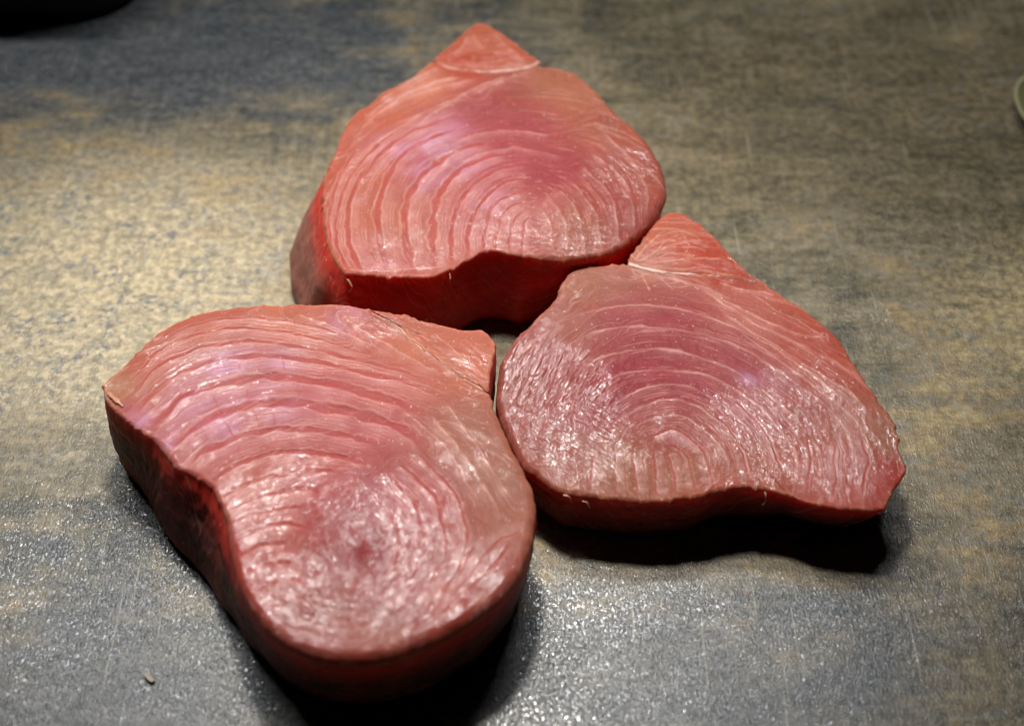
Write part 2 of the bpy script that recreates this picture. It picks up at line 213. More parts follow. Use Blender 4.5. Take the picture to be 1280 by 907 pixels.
    ('f',0.022,0.014,[(-2.36,-1.76),(-2.11,-1.59),(-1.85,-1.43),(-1.57,-1.31),(-1.28,-1.22),(-0.98,-1.16),(-0.67,-1.12),(-0.36,-1.12),(-0.05,-1.12)]),
    ('f',0.022,0.014,[(-2.32,-1.89),(-2.08,-1.74),(-1.84,-1.6),(-1.58,-1.49),(-1.31,-1.41),(-1.04,-1.35),(-0.76,-1.32),(-0.47,-1.3),(-0.19,-1.29)]),
    ('f',0.022,0.014,[(-2.22,-2.26),(-2.0,-2.12),(-1.78,-1.99),(-1.55,-1.89),(-1.3,-1.82),(-1.05,-1.75),(-0.79,-1.73),(-0.53,-1.73),(-0.27,-1.75)]),
    ('f',0.022,0.014,[(-2.17,-2.45),(-1.96,-2.3),(-1.74,-2.16),(-1.5,-2.06),(-1.26,-1.97),(-1.0,-1.91),(-0.74,-1.88),(-0.48,-1.92),(-0.22,-1.96)]),
    ('f',0.022,0.014,[(-2.05,-2.84),(-1.86,-2.7),(-1.67,-2.56),(-1.47,-2.45),(-1.25,-2.36),(-1.02,-2.3),(-0.79,-2.28),(-0.55,-2.32),(-0.31,-2.37)]),
    ('f',0.022,0.014,[(-1.99,-2.99),(-1.83,-2.86),(-1.66,-2.73),(-1.48,-2.62),(-1.28,-2.54),(-1.08,-2.48),(-0.87,-2.46),(-0.66,-2.48),(-0.44,-2.51)]),
    ('f',0.022,0.014,[(-1.85,-3.34),(-1.71,-3.23),(-1.56,-3.12),(-1.41,-3.01),(-1.24,-2.96),(-1.06,-2.91),(-0.88,-2.9),(-0.7,-2.91),(-0.51,-2.91)]),
    ('f',0.022,0.014,[(-1.79,-3.49),(-1.64,-3.39),(-1.49,-3.28),(-1.34,-3.17),(-1.17,-3.14),(-0.99,-3.1),(-0.8,-3.09),(-0.62,-3.11),(-0.43,-3.12)]),
    ('f',0.022,0.014,[(-1.61,-3.86),(-1.46,-3.76),(-1.3,-3.66),(-1.15,-3.56),(-0.96,-3.54),(-0.78,-3.51),(-0.59,-3.51),(-0.4,-3.54),(-0.21,-3.57)]),
    ('f',0.022,0.014,[(-1.53,-4.02),(-1.37,-3.92),(-1.21,-3.82),(-1.05,-3.72),(-0.86,-3.7),(-0.68,-3.68),(-0.49,-3.68),(-0.3,-3.71),(-0.11,-3.74)]),
    ('f',0.022,0.014,[(-1.29,-4.4),(-1.14,-4.31),(-0.99,-4.22),(-0.84,-4.13),(-0.67,-4.09),(-0.5,-4.07),(-0.32,-4.07),(-0.14,-4.09),(0.04,-4.1)]),
    ('f',0.022,0.014,[(-1.17,-4.57),(-1.03,-4.48),(-0.9,-4.4),(-0.76,-4.32),(-0.61,-4.26),(-0.44,-4.24),(-0.28,-4.23),(-0.11,-4.24),(0.05,-4.24)]),
    ('f',0.022,0.014,[(1.64,-0.84),(1.9,-1.18),(2.16,-1.51),(2.34,-1.89),(2.45,-2.32),(2.5,-2.73),(2.47,-3.14),(2.36,-3.52),(2.24,-3.89)]),
    ('f',0.022,0.014,[(1.76,-0.62),(2.08,-1.01),(2.39,-1.39),(2.58,-1.86),(2.7,-2.36),(2.72,-2.85),(2.65,-3.32),(2.48,-3.75),(2.3,-4.15)]),
    ('f',0.022,0.014,[(1.95,-0.25),(2.36,-0.71),(2.76,-1.17),(2.97,-1.75),(3.13,-2.36),(3.12,-2.96),(3.01,-3.54),(2.78,-4.05),(2.52,-4.53)]),
    ('f',0.022,0.014,[(2.03,-0.08),(2.47,-0.57),(2.9,-1.06),(3.14,-1.67),(3.31,-2.32),(3.31,-2.96),(3.19,-3.59),(2.96,-4.13),(2.69,-4.65)]),
    ('f',0.022,0.014,[(2.23,0.25),(2.7,-0.3),(3.17,-0.85),(3.48,-1.49),(3.66,-2.21),(3.68,-2.91),(3.56,-3.59),(3.3,-4.19),(3.01,-4.76)]),
    ('f',0.022,0.014,[(2.35,0.42),(2.83,-0.17),(3.3,-0.74),(3.65,-1.38),(3.84,-2.12),(3.87,-2.85),(3.74,-3.55),(3.47,-4.17),(3.17,-4.76)]),
  ],
  cols=[((-6.2,2.67),(205,150,112)),((-5.44,3.77),(204,112,84)),((-5.66,1.96),(205,110,98)),((-4.11,5.1),(206,116,90)),((-3.58,3.4),(206,130,126)),((-1.95,3.58),(208,134,132)),((-1.47,5.49),(212,128,98)),((0.32,4.52),(208,120,100)),((2.43,4.33),(216,132,102)),((4.26,3.58),(214,126,96)),((1.67,3.03),(206,110,98)),((-3.78,1.96),(208,124,126)),((-2.75,1.26),(206,120,118)),((-0.2,2.49),(200,104,106)),((1.24,1.26),(196,94,96)),((-1.09,0.75),(204,112,104)),((-1.81,-0.89),(206,118,98)),((0.12,-1.05),(194,90,86)),((1.4,-2.89),(160,56,60)),((0.96,-1.99),(178,72,74)),((2.69,-1.36),(186,86,88)),((-0.95,-2.89),(200,110,98)),((2.09,-4.06),(186,96,92)),((0.23,-4.9),(186,110,96)),((1.94,-5.45),(180,112,94)),((3.9,1.26),(186,122,98)),((4.98,-0.41),(184,124,98)),((5.49,-1.99),(188,122,98)),((4.51,-3.48),(182,104,90)),((-0.39,-5.72),(185,92,72)),((1.75,-6.12),(184,84,66)),((4.06,-5.31),(190,90,72)),((-1.76,-3.77),(190,80,66))],
  irid=[((-5.33,1.61),0.47),((-3.81,2.13),0.81),((-2.92,2.58),0.68),((-3.04,1.44),0.67),((-1.86,2.76),0.61),((-3.06,3.58),0.69),((-1.4,3.58),0.55),((0.38,5.49),0.57),((-1.21,1.78),0.6),((-3.99,0.75),0.53)],
  dry=[((1.5,1.44),1.47),((4.59,-0.41),1.16),((5.24,-1.52),0.76),((1.4,-2.89),0.31),((-0.47,2.49),0.81),((4.73,-1.68),0.76)],
  wrinkles=[((-1.97,-1.68),1.01,-0.46,0.0,3.0),((-3.72,3.4),0.96,-1.11,0.0,3.0),((1.99,-2.29),1.38,-1.11,0.0,3.0),((-0.58,-0.41),0.9,-0.79,0.0,3.0),((3.06,-4.06),1.82,-2.12,0.036,4.2),((-0.15,-4.62),1.68,-0.4,0.03,4.0),((1.44,-1.68),1.39,-1.15,0.016,5.0),((4.34,-0.73),1.41,-1.11,0.01,3.0)],
)
RIGHT = dict(
  center=(5.33,-3.63),
  z=2.4,
  body=[(2.4,4.69,0.06,-0.0),(2.77,4.36,0.06,-0.0),(3.51,3.74,0.15,-0.0),(4.1,3.14,0.15,-0.01),(4.49,2.64,0.15,-0.07),(4.8,2.06,0.15,-0.1),(5.02,1.33,0.15,-0.1),(5.32,0.61,0.15,-0.15),(5.56,-0.04,0.12,-0.49),(5.83,-0.58,0.12,-0.5),(5.93,-1.26,0.12,-0.54),(5.88,-1.86,0.1,-0.79),(5.96,-2.51,0.1,-0.8),(5.48,-3.16,0.09,-1.02),(5.08,-3.8,0.08,-1.2),(4.66,-3.83,0.08,-1.11),(4.13,-3.8,0.08,-0.9),(3.54,-3.73,0.08,-0.9),(2.85,-3.52,0.08,-0.9),(2.4,-3.31,0.08,-0.89),(1.93,-3.17,0.08,-0.59),(1.22,-3.06,0.08,-0.5),(0.61,-3.17,0.08,-0.49),(-0.0,-3.37,0.1,-0.36),(-0.61,-3.46,0.1,-0.35),(-1.09,-3.53,0.1,-0.35),(-1.81,-3.52,0.12,-0.31),(-2.64,-3.45,0.12,-0.3),(-3.36,-3.33,0.15,-0.3),(-3.83,-3.26,0.15,-0.3),(-4.19,-3.05,0.15,-0.3),(-4.55,-2.73,0.19,-0.3),(-4.97,-2.4,0.2,-0.3),(-5.28,-1.75,0.25,-0.3),(-5.52,-1.13,0.28,-0.3),(-5.71,-0.52,0.29,-0.3),(-5.81,0.1,0.3,-0.3),(-5.76,0.73,0.3,-0.3),(-5.66,1.52,0.28,-0.21),(-5.34,2.17,0.28,-0.2),(-4.88,2.83,0.28,-0.2),(-4.34,3.45,0.21,-0.12),(-3.94,3.96,0.2,-0.1),(-3.79,4.48,0.2,-0.1),(-3.58,4.93,0.2,-0.1),(-3.16,5.19,0.2,-0.05),(-2.41,5.34,0.2,-0.0),(-1.67,5.3,0.06,-0.1),(-0.94,5.1,0.07,-0.06),(-0.27,4.95,0.05,-0.0),(0.67,4.89,0.06,-0.01),(1.6,4.77,0.05,-0.0)],
  flap=[(-1.6,5.35,0.06,-0.1),(-1.21,6.24,0.15,-0.22),(-0.82,6.94,0.2,-0.3),(-0.37,7.5,0.2,-0.21),(-0.01,7.66,0.2,-0.2),(0.47,7.49,0.19,-0.16),(0.98,6.89,0.15,-0.0),(1.41,6.32,0.14,-0.0),(1.75,5.6,0.06,-0.0),(2.07,5.11,0.06,-0.0),(2.39,4.62,0.06,-0.0),(1.6,4.77,0.05,-0.0),(0.67,4.89,0.06,-0.01),(-0.27,4.95,0.05,-0.0),(-0.94,5.1,0.07,-0.06)],
  focus=(-0.51,-1.94),
  film=0.0,
  wall_shade=0.8,
  sheen=0.28,
  curves=[
    ('s',0.05,0.015,[(-3.83,2.89),(-3.16,3.26),(-2.36,3.47),(-1.56,3.57),(-0.64,3.52),(0.27,3.35),(1.03,3.01),(1.78,2.59),(2.5,2.01),(3.2,1.36),(3.88,0.72),(4.43,0.1),(4.98,-0.44)]),
    ('s',0.05,0.015,[(-3.65,1.98),(-2.93,2.46),(-2.13,2.68),(-1.22,2.73),(-0.31,2.62),(0.59,2.43),(1.34,2.09),(2.07,1.61),(2.77,0.96),(3.45,0.33),(4.0,-0.29),(4.45,-1.05),(4.51,-1.94),(4.32,-3.23)]),
    ('s',0.05,0.015,[(-3.49,0.93),(-2.83,1.44),(-2.05,1.74),(-1.14,1.85),(-0.37,1.77),(0.39,1.57),(1.13,1.2),(1.84,0.65),(2.52,-0.06),(3.06,-0.75),(3.47,-1.42),(3.56,-2.15),(3.32,-3.51)]),
    ('s',0.05,0.015,[(-3.0,0.33),(-2.09,0.88),(-1.31,1.09),(-0.54,1.09),(0.34,0.96),(0.95,0.65),(1.54,0.18),(2.1,-0.44),(2.58,-1.2),(2.82,-1.94),(2.83,-2.66),(2.67,-3.44)]),
    ('s',0.04,0.015,[(-2.52,-0.29),(-1.48,0.33),(-0.71,0.49),(0.04,0.41),(0.64,0.02),(1.21,-0.59),(1.65,-1.2),(1.94,-1.94),(2.05,-3.09)]),
    ('s',0.04,0.015,[(-2.16,-0.67),(-1.26,-0.17),(-0.75,-0.04),(-0.0,-0.17),(0.47,-0.52),(0.92,-1.05),(1.23,-1.64),(1.42,-2.23),(1.46,-3.01)]),
    ('s',0.035,0.015,[(-1.81,-1.05),(-1.04,-0.67),(-0.41,-0.62),(0.06,-0.9),(0.52,-1.42),(0.82,-2.08),(0.92,-3.01)]),
    ('g',0.04,0.03,[(-1.33,-1.35),(-0.7,-1.12),(-0.22,-1.35),(0.12,-1.79),(0.31,-2.37),(0.36,-3.16)]),
    ('g',0.04,0.03,[(-0.73,-1.64),(-0.38,-1.94),(-0.19,-2.52),(-0.12,-3.23)]),
    ('g',0.035,0.025,[(-0.87,-1.94),(-0.73,-2.52),(-0.7,-3.23)]),
    ('g',0.035,0.025,[(-1.29,-1.79),(-1.25,-2.52),(-1.21,-3.37)]),
    ('g',0.03,0.025,[(-1.85,-1.94),(-1.83,-2.66),(-1.78,-3.37)]),
    ('g',0.03,0.02,[(-2.34,-1.94),(-2.4,-2.66),(-2.38,-3.37)]),
    ('g',0.03,0.02,[(-2.95,-1.94),(-3.08,-2.66),(-3.1,-3.3)]),
    ('g',0.04,0.03,[(1.27,0.02),(1.82,-0.75),(2.22,-1.64),(2.4,-2.66)]),
    ('g',0.04,0.03,[(0.71,-0.59),(1.14,-1.35),(1.36,-2.23),(1.47,-2.94)]),
    ('s',0.07,0.02,[(-0.55,4.86),(0.62,4.33),(1.35,3.64),(2.08,2.96),(3.05,2.26),(4.0,1.61),(4.7,1.09),(5.27,0.49)]),
    ('s',0.06,0.02,[(0.37,4.65),(1.12,4.04),(1.86,3.4),(2.84,2.76),(3.58,2.39),(4.48,2.26)]),
    ('s',0.06,0.02,[(1.17,4.56),(1.82,4.33),(2.73,4.09),(2.99,4.02)]),
    ('s',0.05,0.02,[(1.08,3.52),(1.92,2.68),(2.74,1.9),(3.56,1.2),(4.25,0.65),(4.91,-0.06),(5.16,-0.9)]),
    ('s',0.04,0.02,[(1.53,2.76),(2.46,1.69),(3.38,0.8),(4.27,-0.13),(4.89,-1.05),(5.07,-2.23)]),
    ('s',0.03,0.01,[(2.2,4.12),(2.92,3.4),(3.76,2.76),(4.45,2.09)]),
    ('g',0.05,0.03,[(4.02,-1.49),(3.94,-2.52),(3.67,-3.58)]),
    ('g',0.05,0.03,[(3.3,-1.35),(3.23,-2.37),(2.97,-3.44)]),
    ('g',0.05,0.03,[(4.84,-1.35),(4.89,-2.23),(4.53,-3.37)]),
    ('l',0.03,0.03,[(-2.68,3.86),(-3.17,2.93),(-3.65,2.01),(-4.0,0.96),(-4.27,-0.13),(-4.41,-1.05)]),
    ('l',0.03,0.03,[(-3.15,3.78),(-3.84,2.59),(-4.37,1.61),(-4.7,0.65),(-4.9,-0.44)]),
    ('l',0.03,0.03,[(-2.0,2.76),(-2.81,1.93),(-3.43,0.8),(-3.9,-0.29)]),
    ('l',0.025,0.012,[(-3.69,3.44),(-4.49,2.26),(-5.02,1.12),(-5.34,0.02)]),
    ('l',0.03,0.03,[(-2.31,1.61),(-3.11,0.65),(-3.65,-0.44)]),
    ('l',0.03,0.03,[(-3.62,-1.64),(-3.69,-2.23),(-3.46,-2.66)]),
    ('s',0.06,0.015,[(-1.62,5.15),(-0.56,4.74),(0.62,4.39),(1.64,3.86)]),
    ('s',0.04,0.012,[(-1.21,5.18),(0.0,5.09),(1.23,5.18)]),
    ('s',0.03,0.012,[(-1.06,5.36),(-0.09,5.73),(0.72,5.63)]),
    ('s',0.03,0.012,[(-0.92,5.54),(-0.32,6.27),(0.11,6.65)]),
    ('s',0.03,0.015,[(-1.16,4.92),(-1.0,4.21)]),
    ('s',0.03,0.015,[(-0.69,4.86),(-0.33,4.21)]),
    ('s',0.03,0.015,[(-1.48,5.15),(-1.4,4.65)]),
    ('s',0.05,0.01,[(-1.4,5.36),(-0.63,5.82),(0.22,6.27),(1.06,6.37)]),
    ('s',0.05,0.01,[(-1.34,5.27),(-0.38,5.4),(0.71,5.54),(1.53,5.54)]),
    ('s',0.05,0.01,[(-1.4,5.45),(-0.88,6.18),(-0.29,6.83)]),
    ('f',0.06,0.015,[(-1.26,5.54),(-0.23,5.63),(0.84,5.36),(1.77,5.18)]),
    ('f',0.06,0.015,[(-1.03,5.91),(-0.19,6.18),(0.76,6.09),(1.53,5.54)]),
    ('s',0.03,0.01,[(-0.59,6.46),(0.12,6.74),(0.79,6.46)]),
    ('f',0.05,0.015,[(-1.2,5.36),(0.01,5.22),(1.21,5.04),(2.01,4.86)]),
    ('s',0.03,0.01,[(0.25,6.55),(0.38,6.09),(0.29,5.73)]),
    ('f',0.022,0.014,[(-2.76,0.02),(-1.88,0.53),(-0.94,0.76),(0.01,0.71),(0.85,0.28),(1.55,-0.4),(2.11,-1.22),(2.39,-2.21),(2.36,-3.26)]),
    ('f',0.022,0.014,[(-2.34,-0.48),(-1.65,-0.08),(-0.91,0.18),(-0.17,0.15),(0.49,-0.2),(1.02,-0.77),(1.44,-1.44),(1.69,-2.21),(1.76,-3.05)]),
    ('f',0.022,0.014,[(-1.98,-0.86),(-1.43,-0.56),(-0.85,-0.37),(-0.26,-0.41),(0.25,-0.71),(0.66,-1.16),(0.96,-1.72),(1.14,-2.35),(1.19,-3.01)]),
    ('f',0.022,0.014,[(-1.57,-1.2),(-1.14,-1.01),(-0.71,-0.91),(-0.29,-1.0),(0.05,-1.29),(0.32,-1.66),(0.51,-2.1),(0.6,-2.59),(0.64,-3.09)]),
    ('f',0.022,0.014,[(0.27,4.19),(0.98,3.71),(1.64,3.16),(2.27,2.57),(2.91,2.03),(3.56,1.53),(4.2,1.03),(4.79,0.49),(5.21,-0.21)]),
    ('f',0.022,0.014,[(1.31,3.14),(1.86,2.55),(2.4,1.98),(2.96,1.45),(3.52,0.93),(4.06,0.42),(4.55,-0.14),(4.94,-0.78),(5.11,-1.57)]),
    ('f',0.022,0.014,[(-1.14,2.83),(-0.24,2.77),(0.68,2.54),(1.6,2.19),(2.46,1.68),(3.25,1.05),(3.94,0.31),(4.53,-0.49),(5.03,-1.35)]),
    ('f',0.022,0.014,[(-0.8,-1.79),(-0.7,-1.94),(-0.61,-2.08),(-0.54,-2.26),(-0.49,-2.45),(-0.45,-2.64),(-0.44,-2.83),(-0.42,-3.03),(-0.41,-3.23)]),
    ('f',0.022,0.014,[(-1.08,-1.86),(-1.06,-2.04),(-1.03,-2.22),(-1.01,-2.4),(-0.99,-2.58),(-0.98,-2.76),(-0.97,-2.94),(-0.96,-3.12),(-0.95,-3.3)]),
    ('f',0.022,0.014,[(-1.57,-1.86),(-1.56,-2.05),(-1.56,-2.25),(-1.55,-2.44),(-1.54,-2.62),(-1.53,-2.81),(-1.52,-3.0),(-1.51,-3.18),(-1.5,-3.37)]),
    ('f',0.022,0.014,[(-2.1,-1.94),(-2.1,-2.12),(-2.11,-2.3),(-2.11,-2.48),(-2.11,-2.66),(-2.11,-2.84),(-2.1,-3.02),(-2.09,-3.19),(-2.08,-3.37)]),
    ('f',0.022,0.014,[(-2.65,-1.94),(-2.67,-2.11),(-2.69,-2.29),(-2.71,-2.46),(-2.73,-2.64),(-2.74,-2.81),(-2.74,-2.99),(-2.74,-3.16),(-2.74,-3.33)]),
  ],
  cols=[((-0.16,6.65),(216,122,90)),((0.73,5.73),(208,92,66)),((1.48,5.01),(204,90,66)),((2.96,3.78),(212,118,92)),((4.13,2.59),(206,104,80)),((4.75,1.44),(205,100,78)),((-0.94,5.09),(216,150,125)),((2.11,3.26),(208,122,104)),((3.27,1.93),(205,100,82)),((-2.99,4.47),(188,128,102)),((-2.05,4.47),(188,120,102)),((-1.01,3.95),(184,100,94)),((-1.98,3.1),(180,84,88)),((-0.42,2.93),(178,74,82)),((1.45,1.93),(182,84,90)),((-1.16,1.44),(176,66,76)),((-1.84,0.65),(170,60,72)),((-0.2,0.49),(178,76,84)),((2.47,0.65),(186,96,96)),((1.73,-0.44),(188,98,94)),((-0.46,-1.35),(180,92,84)),((3.27,-0.13),(190,98,84)),((4.68,-0.75),(196,116,90)),((5.58,-1.35),(186,126,94)),((4.66,-2.52),(196,96,78)),((5.46,-2.8),(190,70,62)),((3.69,-2.52),(198,106,88)),((1.54,-2.23),(188,104,80)),((-0.44,-2.66),(184,118,86)),((-2.25,-2.52),(180,116,84)),((-3.82,-2.52),(180,104,80)),((-4.78,-1.35),(172,92,76)),((-5.02,0.33),(178,104,90)),((-3.99,1.61),(184,104,96)),((-3.69,3.1),(184,116,98)),((-3.15,-0.44),(176,84,80)),((0.36,-3.23),(190,100,74)),((4.14,-3.58),(198,100,82))],
  irid=[((1.86,0.8),0.36)],
  dry=[((-1.08,2.76),1.71),((-1.44,1.12),1.03),((0.98,2.43),1.18),((0.24,6.46),1.26),((2.6,2.93),1.19)],
  wrinkles=[((-4.38,0.8),1.53,-2.0,0.05,4.6),((-3.11,0.8),1.28,-2.09,0.042,5.0),((-3.42,-1.35),1.48,-0.69,0.02,5.0),((2.41,-1.05),1.85,-0.89,0.006,5.0),((4.18,-1.64),1.47,-1.34,0.008,5.0)],
)


# ------------------------------------------------------------------ helpers
def tag(o, label=None, cat=None, group=None, kind=None):
    if label: o["label"] = label
    if cat: o["category"] = cat
    if group: o["group"] = group
    if kind: o["kind"] = kind
    return o

def srgb(c):
    c = np.asarray(c, float) / 255.0
    return np.where(c <= 0.04045, c / 12.92, ((c + 0.055) / 1.055) ** 2.4)

def hash2(ix, iy, seed):
    h = (ix.astype(np.int64) * 374761393 + iy.astype(np.int64) * 668265263 + seed * 2147483647) & 0xFFFFFFFF
    h = ((h ^ (h >> 13)) * 1274126177) & 0xFFFFFFFF
    h = h ^ (h >> 16)
    return (h & 0xFFFF) / 65535.0

def gnoise(x, y, seed=0):
    ix = np.floor(x); iy = np.floor(y)
    fx = x - ix; fy = y - iy
    ux = fx * fx * fx * (fx * (fx * 6 - 15) + 10); uy = fy * fy * fy * (fy * (fy * 6 - 15) + 10)
    def g(a, b):
        t = hash2(ix + a, iy + b, seed) * 2 * np.pi
        return np.cos(t) * (fx - a) + np.sin(t) * (fy - b)
    n0 = g(0, 0) * (1 - ux) + g(1, 0) * ux
    n1 = g(0, 1) * (1 - ux) + g(1, 1) * ux
    return (n0 * (1 - uy) + n1 * uy) * 1.5

def fbm(x, y, seed=0, octv=4):
    a = 1.0; s = 0.0; t = 0.0
    for i in range(octv):
        s = s + a * gnoise(x, y, seed + i * 17); t += a
        x = x * 2.03 + 5.1; y = y * 2.03 - 3.7; a *= 0.5
    return s / t * 1.3

def catmull_closed(P, per=24):
    P = np.asarray(P, float); n = len(P); out = []
    t = np.linspace(0, 1, per, endpoint=False)[:, None]
    for i in range(n):
        p0, p1, p2, p3 = P[i - 1], P[i], P[(i + 1) % n], P[(i + 2) % n]
        m1 = (p2 - p0) * 0.42; m2 = (p3 - p1) * 0.42
        out.append((2*t**3 - 3*t**2 + 1)*p1 + (t**3 - 2*t**2 + t)*m1 + (-2*t**3 + 3*t**2)*p2 + (t**3 - t**2)*m2)
    return np.vstack(out)

def catmull_open(P, per=10):
    P = np.asarray(P, float)
    Q = np.vstack([2*P[0] - P[1], P, 2*P[-1] - P[-2]])
    out = []
    t = np.linspace(0, 1, per, endpoint=False)[:, None]
    for i in range(1, len(Q) - 2):
        p0, p1, p2, p3 = Q[i - 1], Q[i], Q[i + 1], Q[i + 2]
        out.append(0.5 * ((2*p1) + (-p0 + p2)*t + (2*p0 - 5*p1 + 4*p2 - p3)*t**2 + (-p0 + 3*p1 - 3*p2 + p3)*t**3))
    out.append(Q[-2][None])
    return np.vstack(out)

def resample(P, n):
    Q = np.vstack([P, P[:1]])
    d = np.r_[0, np.cumsum(np.linalg.norm(np.diff(Q[:, :2], axis=0), axis=1))]
    t = np.linspace(0, d[-1], n, endpoint=False)
    return np.column_stack([np.interp(t, d, Q[:, i]) for i in range(Q.shape[1])])

def curve_dist(p, C, fo):
    """distance of points p to polyline C, and the arc fraction of the closest point"""
    best = np.full(len(p), 1e9); frac = np.zeros(len(p))
    lo = C.min(0) - 1.3; hi = C.max(0) + 1.3
    near = np.nonzero((p[:, 0] > lo[0]) & (p[:, 0] < hi[0]) & (p[:, 1] > lo[1]) & (p[:, 1] < hi[1]))[0]
    if len(near) == 0: return np.full(len(p), 50.0), frac, np.zeros(len(p))
    full = p; p = full[near]; nb = np.full(len(p), 1e9); nf = np.zeros(len(p)); ns = np.zeros(len(p)); side = np.zeros(len(full)); fv = p - fo
    L = np.r_[0, np.cumsum(np.linalg.norm(np.diff(C, axis=0), axis=1))]
    for i in range(len(C) - 1):
        a, b = C[i], C[i + 1]; ab = b - a; l2 = ab @ ab + 1e-12
        t = np.clip(((p - a) @ ab) / l2, 0, 1)
        q = p - a - t[:, None] * ab
        d = (q * q).sum(1)
        m = d < nb
        ns[m] = np.sign((q[m] * fv[m]).sum(1)); nb[m] = d[m]; nf[m] = (L[i] + t[m] * (L[i+1] - L[i])) / L[-1]
    best[near] = nb; frac[near] = nf; side[near] = ns
    best = np.minimum(best, 2500.0)
    return np.sqrt(best), frac, side

def sstep(a, b, x):
    t = np.clip((x - a) / (b - a), 0, 1)
    return t * t * (3 - 2 * t)

# ------------------------------------------------------------------ node helpers
def new_mat(name):
    m = bpy.data.materials.new(name); m.use_nodes = True
    nt = m.node_tree; nt.nodes.clear()
    out = nt.nodes.new("ShaderNodeOutputMaterial")
    b = nt.nodes.new("ShaderNodeBsdfPrincipled")
    nt.links.new(b.outputs[0], out.inputs[0])
    return m, nt, b

class NB:
    def __init__(self, nt): self.nt = nt
    def n(self, t, **kw):
        x = self.nt.nodes.new(t)
        for k, v in kw.items(): setattr(x, k, v)
        return x
    def put(self, sock, v):
        if hasattr(v, "is_linked") or isinstance(v, bpy.types.NodeSocket): self.nt.links.new(v, sock)
        else: sock.default_value = v
    def noise(self, vec, scale, detail=3.0, rough=0.55, dist=0.0, out=0):
        x = self.n("ShaderNodeTexNoise")
        self.nt.links.new(vec, x.inputs["Vector"])
        x.inputs["Scale"].default_value = scale; x.inputs["Detail"].default_value = detail
        x.inputs["Roughness"].default_value = rough; x.inputs["Distortion"].default_value = dist
        return x.outputs[out]
    def mapping(self, vec, scale=(1,1,1), loc=(0,0,0), rot=(0,0,0)):
        x = self.n("ShaderNodeMapping")
        self.nt.links.new(vec, x.inputs[0])
        x.inputs["Scale"].default_value = scale; x.inputs["Location"].default_value = loc; x.inputs["Rotation"].default_value = rot
        return x.outputs[0]
    def math(self, op, a, b=0.0, c=0.0, clamp=False):
        x = self.n("ShaderNodeMath", operation=op); x.use_clamp = clamp
        self.put(x.inputs[0], a); self.put(x.inputs[1], b); self.put(x.inputs[2], c)
        return x.outputs[0]
    def rng(self, v, a, b, c=0.0, d=1.0, smooth=True):
        x = self.n("ShaderNodeMapRange")
        if smooth: x.interpolation_type = 'SMOOTHSTEP'
        self.put(x.inputs[0], v)
        for i, q in enumerate((a, b, c, d)): x.inputs[i + 1].default_value = q
        return x.outputs[0]
    def mix(self, f, a, b, mode='MIX'):
        x = self.n("ShaderNodeMix", data_type='RGBA', blend_type=mode)
        self.put(x.inputs[0], f); self.put(x.inputs[6], a); self.put(x.inputs[7], b)
        return x.outputs[2]
    def bump(self, h, strength, dist, normal=None):
        x = self.n("ShaderNodeBump")
        x.inputs["Strength"].default_value = strength; x.inputs["Distance"].default_value = dist
        self.put(x.inputs["Height"], h)
        if normal is not None: self.nt.links.new(normal, x.inputs["Normal"])
        return x.outputs[0]

def c4(r, g, b): return (r, g, b, 1.0)

